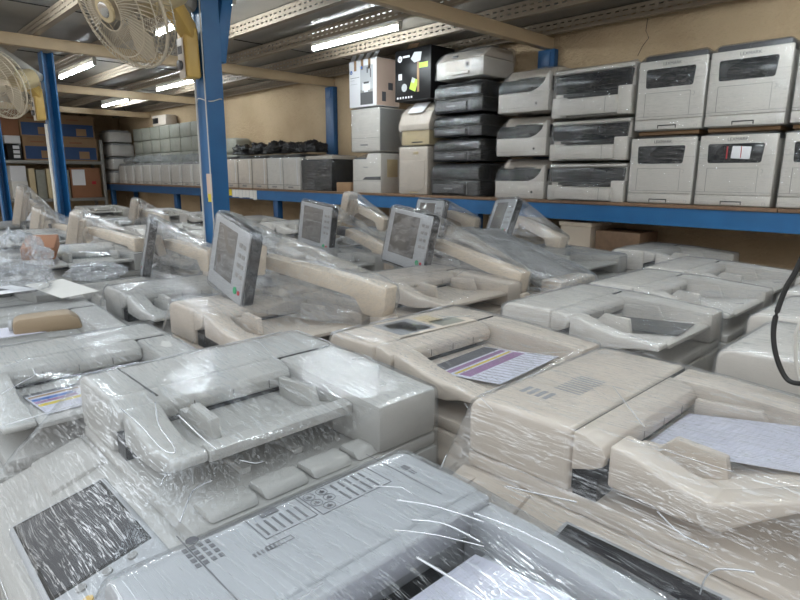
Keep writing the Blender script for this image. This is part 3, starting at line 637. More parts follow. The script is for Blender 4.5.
cr_ = MB().tube([(-1.98, 4.299, 2.68), (-1.985, 4.298, 2.6), (-1.96, 4.299, 2.55), (-2.0, 4.298, 2.5), (-2.03, 4.299, 2.44)], .0022, 4).build('wall_crack', 'gap'); struct(cr_)

# strip lights under the ceiling
def lamp(x0, x1, y, label):
    r = empty('strip_light', ((x0+x1)/2, y, 2.70), 0, label, 'lamp', 'strip lights under the metal ceiling')
    h = (x1-x0)/2
    MB().box(-h, h, -.018, .018, -.012, .060, .004).build('batten', 'wpaint', r)
    MB().cyl((-h+.02, 0, -.030), (h-.02, 0, -.030), .015, n=12).build('tube', 'tube', r)
    for s in (-1, 1): MB().box(s*h-.02*(s > 0), s*h+.02*(s < 0), -.018, .018, -.048, -.010, .004).build('end_cap', 'wpaint', r)
lamp(-4.46, -3.34, 3.20, 'lit strip light above the white carton and the black printers')
lamp(-7.78, -6.55, 2.05, 'lit strip light left of the large yellow fan bracket, beside the second post')
lamp(-8.0, -6.88, 3.24, 'lit strip light half hidden behind the big blue post')
lamp(-10.55, -9.35, 3.36, 'lit strip light farthest back, over the stack by the carton rack')
lamp(-4.85, -3.62, 2.0, 'lit strip light cut by the top edge, right of the big blue post')
for x0, y in ((-1.25, 2.0), (-1.0, 3.2), (-4.8, .85), (-1.3, .85), (1.6, 2.0)): lamp(x0, x0+1.15, y, 'lit strip light overhead, out of the picture')

# blue posts of the mezzanine
def post(x, y, label, flip, brace=True):
    r = empty('support_post', (x, y, 0), 0, label, 'post', 'blue posts carrying the ceiling')
    a, b, t = .055, .045, .012
    if flip: out = [(-a, -b), (a, -b), (a, -b+t), (-a+.02, -.014), (-a+.02, .014), (a, b-t), (a, b), (-a, b)]
    else: out = [(-a, -b), (a, -b), (a, b), (-a, b), (-a, b-t), (a-t, b-t), (a-t, -b+t), (-a, -b+t)]
    MB().prism(out, 'z', .012, 2.574).build('column', 'blue', r)
    MB().box(-.10, .10, -.10, .10, 0, .012, .003).build('base_plate', 'dblue', r)
    return r
po1 = post(-2.86, 1.42, 'large blue steel post in the middle distance carrying the nearer yellow fan', False)
po2 = post(-5.74, 1.42, 'second blue post, with a dark slot, carrying the farther fan', True)
po3 = post(-8.15, 1.42, 'blue post at the left border in front of the carton rack', True)
def brace(r, dy, z0, z1, key, dx=0):
    p0 = Vector((.0+dx, .045 if dy > 0 else -.045, z0)); p1 = Vector((.0+dx, dy, z1)); d = p1-p0
    A = Matrix.Translation(p0) @ d.to_track_quat('Z', 'Y').to_matrix().to_4x4()
    MB(mat=A).box(-.04, .04, -.028, .028, 0, d.length, .004).build('brace', key, r)
brace(po1, .12, 2.14, 2.56, 'blue', .012); brace(po1, -.36, 2.38, 2.56, 'steel', -.02)
brace(po2, -.34, 2.36, 2.56, 'steel')
MB().box(-.0, .056, -.0462, -.0455, 1.48, 1.60).build('pink_sticker', 'pink', po1); MB().box(.005, .05, -.0464, -.0457, 1.46, 1.50).build('yellow_sticker', 'yprint', po1)
tag(MB().tube(spline([(-2.90, 1.366, 2.57), (-2.90, 1.364, 2.3), (-2.895, 1.364, 1.9), (-2.90, 1.364, 1.45), (-2.90, 1.364, 1.2)], 8), .005, 6).build('white_wire', 'wcable'), 'white cord running down the left face of the big blue post', 'cord')
tag(MB().tube(spline([(-2.80, 1.366, 2.5), (-2.80, 1.366, 2.1), (-2.798, 1.366, 1.7), (-2.795, 1.366, 1.3)], 8), .003, 6).build('thin_wire', 'wcable'), 'thin pale cord along the right edge of the big blue post', 'cord')
tie = [(-2.86+.068*math.cos(t), 1.42+.060*math.sin(t), 1.955+.008*math.sin(3*t)) for t in [k*PI/12 for k in range(24)]]
tag(MB().tube(tie, .0025, 5, closed=True).build('wire_tie', 'wcable'), 'white wire tied round the big blue post', 'wire')
tag(MB().tube(spline([(-5.70, 1.352, 2.0), (-5.69, 1.350, 1.7), (-5.68, 1.346, 1.2), (-5.68, 1.30, .3), (-5.68, 1.28, .0)], 6), .012, 8).build('white_pipe', 'wcable'), 'white pipe hanging below the farther fan bracket', 'pipe')

# wall fans
def fan(center, axis, Rr, post_pt, label, seed):
    r = empty('wall_fan', center, 0, label, 'fan', 'wall fans on the blue posts')
    ax = Vector(axis).normalized(); A = ax.to_track_quat('Z', 'Y').to_matrix().to_4x4()
    cg = MB(mat=A).use('cage')
    def dome(t, s): return (Rr*math.sin(t*PI/2)**.8, s*(.02+(.06 if s > 0 else .10)*math.cos(t*PI/2)))
    for s in (1, -1):
        for k in range(72 if s > 0 else 48):
            a = k*2*PI/(72 if s > 0 else 48); q = []
            for t in (.16, .3, .5, .7, .85, 1.0):
                rr, z = dome(t, s); tw = .35*(1-t)*s
                q.append((rr*math.cos(a+tw), rr*math.sin(a+tw), z))
            cg.tube(q, .0015, 4)
        for t in (.16, .5, .8):
            rr, z = dome(t, s); cg.tube([(rr*math.cos(k*PI/24), rr*math.sin(k*PI/24), z) for k in range(48)], .0024, 5, closed=True)
    cg.tube([(Rr*math.cos(k*PI/24), Rr*math.sin(k*PI/24), 0) for k in range(48)], .007, 8, closed=True)
    cg = cg.build('cage', None, r)
    MB(mat=A).cyl((0, 0, .076), (0, 0, .090), .052, n=24, bev=.004).build('hub_badge', 'tanp', r)
    MB(mat=A).sphere((0, 0, .090), .032, (1, 1, .35)).build('badge_dome', 'chrome', r)
    MB(mat=A).cyl((0, 0, -.04), (0, 0, .045), .055, n=20, bev=.01).build('blade_hub', 'blade', r)
    for k in range(3):
        B = A @ Matrix.Translation((0, 0, -.012)) @ Matrix.Rotation(k*2*PI/3+.4+seed, 4, 'Z') @ Matrix.Rotation(R(16), 4, 'X')
        MB(mat=B).prism([(.04, -.035), (.10, -.11), (Rr*.70, -.155), (Rr*.88, -.08), (Rr*.88, .07), (Rr*.62, .135), (.12, .09), (.04, .04)], 'z', -.002, .003, .001, 1).build('blade', 'blade', r)
    MB(mat=A).cyl((0, 0, -.30), (0, 0, -.10), .072, .085, n=24, bev=.02).build('motor_housing', 'tanp', r)
    pp = Vector(post_pt)-r.location; mo = ax*-.22
    e = pp+Vector((0, -.035, .055)); d = e-mo
    A3 = Matrix.Translation(mo) @ d.to_track_quat('Y', 'Z').to_matrix().to_4x4()
    br = MB(mat=A3).box(-.035, .035, -.0, d.length-.01, -.042, .042, .012).use('yellow').build('bracket_arm', None, r)
    A4 = Matrix.Translation(pp+Vector((0, -.012, 0))) @ Matrix.Rotation(R(1.5), 4, 'X')
    bb = MB(mat=A4).box(-.045, .045, -.070, -.0, -.150, .085, .014, 3).build('bracket_body', 'yellow', r)
    MB(mat=A4).box(-.032, .032, -.0785, -.074, -.15, .03, .003).build('control_plate', 'cream', bb)
    MB(mat=A4).cyl((0, -.078, -.09), (0, -.095, -.09), .022, n=18, bev=.003).build('speed_knob', 'dgrey', bb)
    for k in range(3): MB(mat=A4).box(-.02+.015*k, -.012+.015*k, -.081, -.078, -.04, -.005).build('control_key', 'dgrey', bb)
    for v in (cg,): pass
    return r
c_ = at(122, 4, y=.97)
fan(c_, (.16, -.88, -.43), .255, (-2.86, 1.373, 2.20), 'large dusty cage fan on the nearer blue post, yellowed bracket', .2)
c_ = at(0, 85, y=1.03)
fan(c_, (.40, -.82, -.30), .25, (-5.74, 1.373, 2.18), 'smaller looking cage fan at the left border on the second blue post', .9)

# long blue shelf along the wall
sh = empty('storage_shelf', (-4.5, 4.03, 0), 0, 'long blue steel shelf with brown boards along the stucco wall', 'shelf')
so_ = -sh.location
for k in range(5): MB(so_).box(-12.3+2.85*k, -12.3+2.85*k+2.845, 3.775, 4.28, 1.402, 1.424, .002).build('shelf_board', 'board', sh)
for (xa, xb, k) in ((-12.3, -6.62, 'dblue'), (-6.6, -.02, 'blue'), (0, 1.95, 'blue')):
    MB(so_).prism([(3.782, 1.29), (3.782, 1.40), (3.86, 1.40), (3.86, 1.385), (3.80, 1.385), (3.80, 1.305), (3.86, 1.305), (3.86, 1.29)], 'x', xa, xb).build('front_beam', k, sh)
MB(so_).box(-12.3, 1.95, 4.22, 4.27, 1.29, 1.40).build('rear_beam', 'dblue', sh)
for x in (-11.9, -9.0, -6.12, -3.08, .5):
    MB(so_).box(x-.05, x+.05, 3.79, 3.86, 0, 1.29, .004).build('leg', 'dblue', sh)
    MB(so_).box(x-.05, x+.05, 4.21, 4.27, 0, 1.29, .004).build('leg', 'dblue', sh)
tp = MB(so_).use('wpaint'); rnd = random.Random(4)
for k in range(7):
    x = -7.15+.09*k; tp.box(x, x+.085, 3.7805, 3.7818, 1.31-.03*rnd.random(), 1.40)
tp.use('yprint').box(-7.25, -7.16, 3.7805, 3.7818, 1.32, 1.40)
tp.build('torn_tape', None, sh)
for x in (-2.75, -5.60, -8.35):
    r = empty('rear_post', (x, 4.262, 0), 0, {-2.75: 'blue rear post against the wall behind the white and black printers', -5.6: 'dark blue rear post against the wall left of the white carton', -8.35: 'blue rear post in the far part of the wall'}[x], 'post', 'blue rear posts on the wall')
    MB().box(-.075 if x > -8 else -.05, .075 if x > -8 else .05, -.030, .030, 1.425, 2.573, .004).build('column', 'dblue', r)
    MB().box(-.04, .04, -.038, -.030, 2.45, 2.55, .002).build('splice_plate', 'dblue', r)

# ------------------------------------------------------------------ printers on the shelf
SZ = 1.4245; YF = 3.80
def proot(kind, x0, x1, z0, d, label, cat='printer', group='wrapped printers on the blue shelf', yf=YF, rz=0):
    return empty(kind, ((x0+x1)/2, yf+d/2, z0), rz, label, cat, group)
def laser(x0, x1, z0, h, label, seed, rag=False, top=1.015):
    w, d = x1-x0-.012, .40
    r = proot('laser_printer', x0, x1, z0, d, label, yf=YF); f = -d/2
    MB().box(-w/2, w/2, f+.012, d/2, 0.0, h*.93, .012).build('body', 'white', r)
    fp = MB().box(-w/2, w/2, f, f+.03, h*.155, h*.985, .008, 3).build('front_panel', 'white', r)
    MB().box(-w/2+.015, w/2-.015, f+.03, d/2-.01, h*.93, h*top, .02).build('top_cover', 'dgrey', r)
    tr = MB().box(-w/2, w/2, f-.001, f+.03, .004, h*.150, .006).build('paper_tray', 'white', r)
    MB().use('gap').box(-w*.14, w*.14, f-.0016, f-.0009, .010, h*.075, 0).use('white').box(-w*.125, w*.125, f-.0024, f-.0012, .008, h*.058, .004).build('tray_handle', None, tr)
    wd = MB().prism([(-w*.375, h*.625), (-w*.355, h*.60), (w*.31, h*.60), (w*.33, h*.625), (w*.35, h*.845), (w*.33, h*.87), (-w*.365, h*.87), (-w*.385, h*.85)], 'y', f-.002, f+.02, .004).build('window', 'smoke', r)
    g = MB().use('gap')
    for (a, b2, c, d2) in ((-w*.37, w*.30, h*.53, h*.533), (-w*.37, -w*.366, h*.20, h*.53), (w*.30, w*.303, h*.20, h*.53), (-w*.5, w*.5, h*.195, h*.198), (-w*.5, w*.5, h*.70, h*.7015)):
        g.box(a, b2, f-.0006, f+.001, c, d2)
    g.build('door_line', None, fp)
    lk = MB().tube([(w*.335+.011*math.cos(a), f-.002, h*.49+.011*math.sin(a)) for a in [k*PI/8-PI/2 for k in range(9)]] , .0012, 4)
    lk.build('door_latch', 'grey', fp)
    sq = MB()
    for (a, b2, c, d2) in outline(w*.40, w*.44, h*.03, h*.065, .0015): sq.box(a, b2, f-.0018, f-.0008, c, d2)
    sq.build('size_mark', 'inkl', tr)
    text('LEXMARK', .025, Matrix.Translation((0, f-.001, h*.925)) @ FRONT, 'ink', fp, 'lettering')
    if rag:
        rg = MB().use('paper').box(-.045, .055, f-.012, f-.003, h*.66, h*.83, .006, T=Matrix.Rotation(R(4), 4, 'Y')).use('red').box(-.05, -.045, f-.012, f-.004, h*.66, h*.83).box(.026, .030, f-.0125, f-.0115, h*.67, h*.83)
        MBr = rg.build('folded_rag', None); MBr.location = r.location; tag(MBr, 'white rag with a red edge stuck in a printer window', 'rag')
    ob = [c for c in r.children if c.name.startswith(('body', 'front_panel', 'top_cover', 'paper_tray'))]
    wrap(ob, r, key='films', grow=.006, amp=.005, L=.05, seed=seed, folds=3)
    return r
for i, (x0, x1, n) in enumerate(((-1.79, -1.375, 'third from the right edge'), (-1.365, -.945, 'second from the right edge'), (-.925, -.50, 'cut by the right edge'))):
    laser(x0, x1, SZ, .415, 'white laser printer with dark window, bottom of the pair ' + n, 40+i, rag=(i == 1))
    laser(x0+.01, x1+.015, SZ+.455, .425, 'white laser printer with dark window, top of the pair ' + n, 45+i, top=1.075)
    tag(MB().box(x0+.02, x1-.02, YF+.06, YF+.37, SZ+.431, SZ+.4535, .004).build('cardboard_spacer', 'carton'), 'flat spacer between the two printers ' + n, 'spacer', 'spacers between stacked printers')
def scoop(x0, x1, z0, h, label, seed):
    w, d = x1-x0-.012, .40; r = proot('inkjet_printer', x0, x1, z0, d, label); f = -d/2
    lo = MB().box(-w/2, w/2, f, d/2, 0, h*.44, .008).build('base', 'white', r)
    fin = MB().prism([(w*.16, h*.43), (w*.30, h*.50), (w*.40, h*.62), (w*.46, h*.78), (w*.5, h*.84), (w*.5, h*.43)], 'y', f, f+.05, .003).build('side_fin', 'white', r)
    dk = MB().prism([(f+.004, h*.43), (f+.002, h*.60), (f+.05, h*.74), (f+.12, h*.76), (f+.12, h*.43)], 'x', -w/2+.004, w/2-.006, .004).build('dark_cover', 'smoke', r)
    up = MB().prism([(f+.11, h*.44), (f+.09, h*.80), (f+.14, h*.97), (d/2-.01, h), (d/2-.01, h*.44)], 'x', -w/2+.01, w/2-.01, .010).build('upper_housing', 'tanp', r)
    up.data.materials[0] = M['cream']
    MB().use('black').box(-w*.25, w*.18, f+.088, f+.10, h*.66, h*.78).build('paper_slot', None, up)
    MB().cyl((w*.27, f-.001, h*.17), (w*.27, f+.004, h*.17), .009, n=12).build('power_button', 'black', lo)
    MB().use('gap').box(-w*.49, w*.16, f-.0006, f+.001, h*.10, h*.103).build('tray_line', None, lo)
    wrap([lo, fin, dk, up], r, key='films', grow=.006, amp=.010, L=.04, seed=seed, folds=8)
    return r
for i, (z0, h, n) in enumerate(((SZ, .300, 'bottom'), (SZ+.318, .300, 'middle'), (SZ+.636, .325, 'top'))):
    scoop(-2.88, -2.425, z0, h, n + ' of three white printers with curved dark covers, beside the black stack', 60+i)
def frame_printer(x0, x1, z0, h, label, seed):
    w, d = x1-x0-.012, .42; r = proot('inkjet_printer', x0, x1, z0, d, label, yf=YF-.01); f = -d/2
    bd = MB().box(-w/2, w/2, f+.05, d/2, 0, h, .008).build('body', 'white', r)
    ft = MB().box(-w*.5, -w*.30, f, f+.06, h*.0, h*.42, .006).box(w*.34, w*.5, f, f+.06, 0, h*.55, .006).build('side_shoulder', 'white', r)
    lid = MB().box(-w/2, w/2, f+.02, d/2, h*.90, h*.985, .008).build('scanner_lid', 'white', r)
    dk = MB().prism([(-w*.47, h*.50), (-w*.48, h*.88), (w*.48, h*.88), (w*.46, h*.50)], 'y', f+.012, f+.06, .004).build('dark_front', 'smoke', r)
    sl = MB().box(-w*.36, w*.34, f+.006, f+.055, h*.39, h*.49, .003).build('output_slot', 'black', r)
    tr = MB().box(-w*.37, w*.36, f-.03, f+.055, h*.03, h*.375, .008).build('output_tray', 'white', r)
    MB().use('gap').box(w*.22, w*.223, f-.0306, f-.029, h*.05, h*.35).build('tray_line', None, tr)
    wrap([bd, ft, lid, dk, tr], r, key='films', grow=.006, amp=.008, L=.045, seed=seed, folds=8)
for i, (z0, h, n) in enumerate(((SZ, .258, 'bottom'), (SZ+.277, .274, 'middle'), (SZ+.571, .325, 'top'))):
    frame_printer(-2.395, -1.805, z0, h, n + ' of three wide white printers with black fronts, beside the white laser printers', 70+i)
def black_printer(x0, x1, z0, h, label, seed, key='filmd'):
    w, d = x1-x0-.012, .44; r = proot('black_printer', x0, x1, z0, d, label); f = -d/2
    a = MB().box(-w/2, w/2, f+.02, d/2, 0, h*.48, .008).build('base', 'black', r)
    b = MB().prism([(f+.04, h*.48), (f+.006, h*.56), (f+.012, h*.86), (f+.06, h), (d/2-.02, h), (d/2-.02, h*.48)], 'x', -w/2+.01, w/2-.01, .008).build('upper_housing', 'black', r)
    c = MB().box(-w*.44, w*.20, f-.0, f+.05, h*.08, h*.36, .006).build('paper_tray', 'dgrey', r)
    MB().use('inkl').box(-w*.2, -w*.02, f-.0008, f+.002, h*.20, h*.25).build('name_bar', None, c)
    MB().use('inkl').box(w*.24, w*.246, f+.0185, f+.022, h*.04, h*.46).build('chrome_edge', None, a)
    wrap([a, b, c], r, key=key, grow=.008, amp=.012, L=.035, seed=seed, folds=14)
for i, (z0, h, n) in enumerate(((SZ, .272, 'bottom'), (SZ+.284, .19, 'second from the bottom'), (SZ+.486, .18, 'third from the bottom'), (SZ+.678, .245, 'topmost'))):
    black_printer(-3.59 + (.02 if i else 0), -3.04, z0+.002, h-.012, n + ' of the black printers in the tall dark wrapped stack', 80+i)
# beige printer on the black stack
r = proot('beige_printer', -3.56, -3.0, SZ+.948, .40, 'beige printer on top of the black wrapped stack'); w, d, h = .50, .40, .225; f = -d/2
a = MB().box(-w/2, w/2, f, d/2, 0, h*.62, .012).build('body', 'white', r)
b = MB().prism([(f, h*.62), (f+.10, h*.98), (d/2-.02, h*.98), (d/2, h*.62)], 'x', -w/2, w/2, .012).build('top_cover', 'cream', r)
MB().box(-w*.30, w*.22, f-.002, f+.02, h*.22, h*.56, .003).build('feed_opening', 'beigem', a)
MB().box(-w*.30, w*.22, f-.02, f+.0, h*.10, h*.20, .004).build('output_tray', 'white', r)
MB().box(w*.14, w*.20, f-.003, f+.0, h*.32, h*.5).build('dark_slot', 'black', a)
MB().box(-w*.2, -w*.1, f+.025, f+.05, h*.74, h*.80, .002).build('key_panel', 'dgrey', b)
wrap([a, b], r, key='filmh', grow=.012, amp=.014, L=.04, seed=90, folds=10)
# two white printers under the white carton
r = proot('laser_printer', -4.66, -4.23, SZ, .40, 'white printer with a dark slot, bottom of the stack under the white carton'); w, d, h = .42, .40, .375; f = -d/2
a = MB().prism([(-w/2, 0), (w/2, 0), (w/2, h), (w*.05, h), (-w*.02, h*.86), (-w/2, h*.86)], 'y', f, d/2, .006).build('body', 'white', r)
MB().prism([(-w*.15, h*.33), (-w*.05, h*.40), (w*.49, h*.42), (w*.49, h*.33)], 'y', f-.001, f+.02).build('output_slot', 'dgrey', a)
MB().box(-w*.49, -w*.02, f+.02, d/2-.02, h*.86, h*.90).build('dark_top', 'dgrey', a)
MB().use('gap').box(-w*.5, w*.5, f-.0006, f+.001, h*.30, h*.305).build('tray_line', None, a)
MB().use('inkl').box(-w*.12, w*.05, f-.0006, f+.001, h*.645, h*.665).build('name_marking', None, a)
MB().box(w/2-.004, w/2+.003, -.12, .02, h*.4, h*.85, .002).build('side_hatch', 'tanp', a)
wrap([a], r, key='films', grow=.006, amp=.006, L=.05, seed=91)
r = proot('laser_printer', -4.68, -4.25, SZ+.392, .40, 'plain white wrapped printer between the white carton and the slotted printer'); w, d, h = .42, .40, .405
a = MB().box(-w/2, w/2, f, d/2, 0, h, .014, 3).build('body', 'white', r)
MB().use('gap').box(-w*.5, w*.5, f-.0006, f+.001, h*.32, h*.324).build('tray_line', None, a)
MB().box(-w*.16, w*.10, f-.004, f+.002, h*.14, h*.18, .004).build('tray_handle', 'grey', a)
MB().box(w/2-.003, w/2+.002, -.19, .19, .01, h-.01, .001).build('side_panel', 'grey', a)
wrap([a], r, key='films', grow=.008, amp=.008, L=.045, seed=92, folds=6)
# white carton with a printer picture
r = proot('white_carton', -4.70, -4.29, SZ+.815, .30, 'open white carton with a printer picture and torn flaps, above two white printers', 'box', 'cartons on the printer stacks'); w, d, h = .40, .30, .43; f = -d/2
a = MB().use('paper').box(-w/2, w/2, f, d/2, 0, h, .002)
a.use('pink').box(w/2, w/2+.001, f+.002, d/2-.002, .004, h-.004); a = a.build('carton_box', None, r)
for k in range(4):
    x = -w/2+.01+k*w*.26
    MB(mat=Matrix.Translation((x, f+.01, h)) @ Matrix.Rotation(R(-24-5*k), 4, 'X')).box(0, .065, -.001, .002, 0, .075+.01*(k % 2)).build('torn_flap', 'paper', r)
    if k < 3: MB().box(x+.065, x+.10, f-.0012, f+.001, h*.78, h).build('carton_strip', 'carton', a)
MB().box(-w*.08, w*.38, f-.0012, f, h*.04, h*.86).use('cool').build('picture_panel', None, a)
MB().use('dgrey').box(-w*.08, w*.38, f-.0016, f-.001, h*.04, h*.30).use('grey').box(-w*.08, w*.38, f-.0016, f-.001, h*.30, h*.36).use('paper').box(0, w*.28, f-.003, f-.001, h*.34, h*.50, .002).box(w*.06, w*.2, f-.003, f-.001, h*.30, h*.34).use('dgrey').box(.02, w*.24, f-.0032, f-.0025, h*.48, h*.52).box(w*.16, w*.2, f-.002, f-.001, h*.70, h*.82).box(w*.28, w*.31, f-.002, f-.001, h*.60, h*.78).use('bluek').box(-w*.05, 0, f-.002, f-.001, h*.80, h*.86).build('picture_print', None, a)
MB().use('bluek').cyl((-w*.42, f-.001, h*.76), (-w*.42, f+.001, h*.76), .018, n=20).build('round_logo', None, a)
text('hp', .022, Matrix.Translation((-w*.42, f-.0016, h*.76)) @ FRONT, 'paper', a, 'logo_lettering')
MB().use('inkl').box(-w*.45, -w*.12, f-.001, f+.001, h*.63, h*.642).box(-w*.45, -w*.3, f-.001, f+.001, h*.58, h*.585).box(-w*.45, -w*.2, f-.001, f+.001, h*.50, h*.505).build('text_marking', None, a)
MB().use('ink').box(w/2+.001, w/2+.0018, -.08, -.03, h*.10, h*.30).box(w/2+.001, w/2+.0018, .0, .06, h*.35, h*.5).build('side_marking', None, a)
# tower and domed printer, black carton
r = proot('beige_printer', -3.99, -3.62, SZ, .38, 'pale beige tower printer with rounded door, under the domed printer'); w, d, h = .36, .38, .42; f = -d/2
a = MB().box(-w/2, w/2, f, d/2, 0, h, .014, 3).build('body', 'cream', r)
pts = [(w*.42*math.cos(t), .02+h*.16+h*.14*math.sin(t)) for t in [PI+PI*k/16 for k in range(17)]] + [(w*.42, h*.72), (-w*.42, h*.72)]
MB().prism(pts, 'y', f-.006, f+.01, .002).build('front_door', 'cream', r)
MB().box(w*.02, w*.2, f-.003, f+.001, h*.84, h*.90, .002).build('display', 'tanp', a)
MB().box(-w*.1, w*.2, f-.004, f+.001, h*.03, h*.06, .002).build('tray_handle', 'tanp', a)
MB().box(w*.26, w*.32, f-.004, f+.001, h*.15, h*.20, .002).build('release_key', 'black', a)
wrap([a], r, key='films', grow=.010, amp=.006, L=.05, seed=93)
r = proot('beige_printer', -4.0, -3.60, SZ+.435, .40, 'aged cream printer with domed lid and pale paper on top, beside the black stack'); w, d, h = .38, .40, .37
a = MB().box(-w*.44, w*.46, f+.01, d/2, 0, h*.36, .008).build('base', 'tanp', r)
b = MB().prism([(f-.01, h*.34), (f-.012, h*.48), (f+.03, h*.75), (f+.11, h*.95), (f+.20, h), (d/2, h), (d/2, h*.34)], 'x', -w/2, w/2, .010, 3).build('domed_lid', 'cream', r)
MB().use('gap').box(-w*.1, w*.25, f+.0085, f+.012, h*.05, h*.08).build('tray_handle', None, a)
A = Matrix.Translation((0, f+.066, h*.855)) @ Matrix.Rotation(R(43), 4, 'X')
MB(mat=A).box(-w*.25, w*.25, -.075, .07, .012, .0135).use('paper').build('taped_note', None, b)
wrap([a, b], r, key='films', grow=.008, amp=.007, L=.045, seed=94, folds=5)
r = proot('black_carton', -4.04, -3.595, SZ+.82, .30, 'black printed carton with green leaflet picture, above the domed printer', 'box', 'cartons on the printer stacks'); w, d, h = .44, .30, .43; f = -d/2
a = MB().box(-w/2, w/2, f, d/2, 0, h, .002).build('carton_box', 'black', r)
MB().use('paper').cyl((-w*.36, f-.001, h*.83), (-w*.36, f+.001, h*.83), .028, n=24).build('round_logo', None, a)
text('hp', .036, Matrix.Translation((-w*.36, f-.0016, h*.83)) @ FRONT, 'black', a, 'logo_lettering')
MB().use('cool').prism([(-w*.05, h*.80), (w*.05, h*.92), (w*.25, h*.90), (w*.22, h*.74), (w*.05, h*.72)], 'y', f-.001, f+.001).build('printed_cloud', None, a)
MB().use('paper').box(-w*.28, -w*.08, f-.001, f+.001, h*.84, h*.88).build('text_marking', None, a)
MB().use('paper').box(-w*.40, -w*.30, f-.0012, f+.001, h*.42, h*.54).build('white_sticker', None, a)
MB().use('cool').cyl((-w*.23, f-.0012, h*.26), (-w*.23, f+.001, h*.26), .034, n=24).build('round_print', None, a)
MB(mat=Matrix.Translation((w*.04, f-.0012, h*.30)) @ Matrix.Rotation(R(22), 4, 'Y')).use('lime').box(-.04, .04, 0, .001, -.05, .05).use('cool').box(-.04, .0, -.0004, .0006, .01, .05).build('green_picture', None, a)
MB().use('lime').box(w*.18, w*.42, f-.0012, f+.001, h*.60, h*.70).build('green_strip', None, a)
MB().use('carton').box(w*.13, w*.19, f-.0012, f+.001, h*.15, h*.72).build('tape_strip', None, a)
for k in range(6): MB().use('paper').box(-w*.44+k*.035, -w*.44+k*.035+.018, f-.0012, f+.001, h*.045, h*.085).build('icon_print', None, a)
MB(mat=Matrix.Translation((0, f+.01, h)) @ Matrix.Rotation(R(-35), 4, 'X')).box(-w*.2, w*.1, 0, .002, 0, .06).build('top_flap', 'carton', r)

# small brown block and the row of small printers by the rear post
tag(MB().box(-4.93, -4.70, 3.80, 3.95, SZ, SZ+.095, .003).build('corrugated_box', 'carton'), 'small low brown box left of the slotted white printer', 'box')
def small_printer(x0, x1, z0, h, d, label, group, seed, mat='white', top='black', yf=YF, key='films', heapk=True):
    w = x1-x0-.01; r = proot('small_printer', x0, x1, z0, d, label, group=group, yf=yf); f = -d/2
    a = MB().box(-w/2, w/2, f, d/2, 0, h, .010).build('body', mat, r)
    MB().use('gap').box(-w*.5, w*.5, f-.0006, f+.001, h*.14, h*.15).build('tray_line', None, a)
    MB().box(-w*.2, w*.1, f-.004, f+.001, h*.05, h*.10, .002).build('tray_handle', 'grey', a)
    t = MB().box(-w*.46, w*.42, f+.03, d/2-.03, h, h+.035, .01).build('top_cover', top, r)
    MB().box(w/2-.05, w/2-.04, f-.003, f+.002, h*.16, h*.98).build('side_stripe', 'paper', a)
    wrap([a, t], r, key=key, grow=.008, amp=.008, L=.05, seed=seed, folds=2)
    return r
kk = ('behind the big blue post', 'right of the big blue post', 'third from the big blue post', 'with a shiny front, fourth from the big blue post')
for i in range(4):
    small_printer(-7.36+.357*i, -7.36+.357*(i+1)-.014, SZ, .36, .40, 'cream boxy printer under black film, ' + kk[i], 'cream printers in a row by the big blue post', 100+i, mat='cream' if i != 3 else 'white', top='black')
small_printer(-5.93, -5.585, SZ, .36, .34, 'white wrapped printer left of the black wrapped box by the rear post', 'wrapped printers on the blue shelf', 105, yf=3.79)
r = proot('black_printer', -5.57, -5.0, SZ, .40, 'black wrapped box printer left of the small brown box', yf=YF); w, d, h = .54, .40, .37; f = -d/2
a = MB().box(-w/2, w/2, f, d/2, 0, h*.90, .01).build('body', 'black', r); b = MB().box(-w*.45, w*.45, f+.03, d/2-.03, h*.90, h, .01).build('lid', 'cream', r)
wrap([a, b], r, key='filmd', grow=.008, amp=.012, L=.04, seed=106, folds=10)
for i, (x, hh) in enumerate(((-7.15, .11), (-6.75, .12), (-6.35, .13), (-5.98, .10), (-5.63, .11))):
    heap('dark_film', (x, 4.0, SZ+.405+hh*.15+.02), (.165, .15, hh), 10+i, 'crumpled dark film heaped on the row of cream printers', 'bfilm', 'film heaps on the cream printers')
for i in range(3):
    tag(MB().box(-7.78, -7.42, 4.0, 4.26, SZ+.22*i+.002, SZ+.22*(i+1)-.002, .05, 3).build('wrapped_bale', 'rolls'), ('bottom', 'middle', 'top')[i] + ' grey rounded bale in the pile just right of the big blue post', 'bale', 'grey bales by the big blue post')
# far row of white printers with film heaps, cartons stacked behind
for i in range(9):
    small_printer(-11.42+.385*i, -11.42+.385*(i+1)-.014, SZ, .31, .24, 'small white wrapped printer in the even row of nine on the far shelf', 'row of nine white printers on the far shelf', 110+i, top='grey')
for i in range(8):
    heap('silver_film', (-11.1+.42*i, 3.93, SZ+.385), (.195, .10, .085), 30+i, 'silvery film heaped on the row of nine white printers', 'filmh', 'film heaps on the far white printers')
for j, (z0, h) in enumerate(((SZ+.002, .30), (SZ+.305, .215), (SZ+.523, .215), (SZ+.741, .215))):
    for i in range(7):
        if j == 0 and i > 6: continue
        tag(MB().box(-11.3+.40*i, -11.3+.40*i+.385, 4.07, 4.275, z0, z0+h, .02).build('grey_carton', 'rolls'), 'grey-green carton in the long layered stack behind the white printers', 'box', 'layered grey-green cartons on the far shelf')
r = proot('small_printer', -10.45, -9.75, SZ+.958, .20, 'cream printer with a dark opening on top of the grey-green cartons', yf=4.075)
a = MB().box(-.28, .28, -.10, .10, 0, .17, .02).build('body', 'cream', r); MB().box(-.25, -.02, -.103, -.098, .04, .13, .004).build('dark_opening', 'black', a)
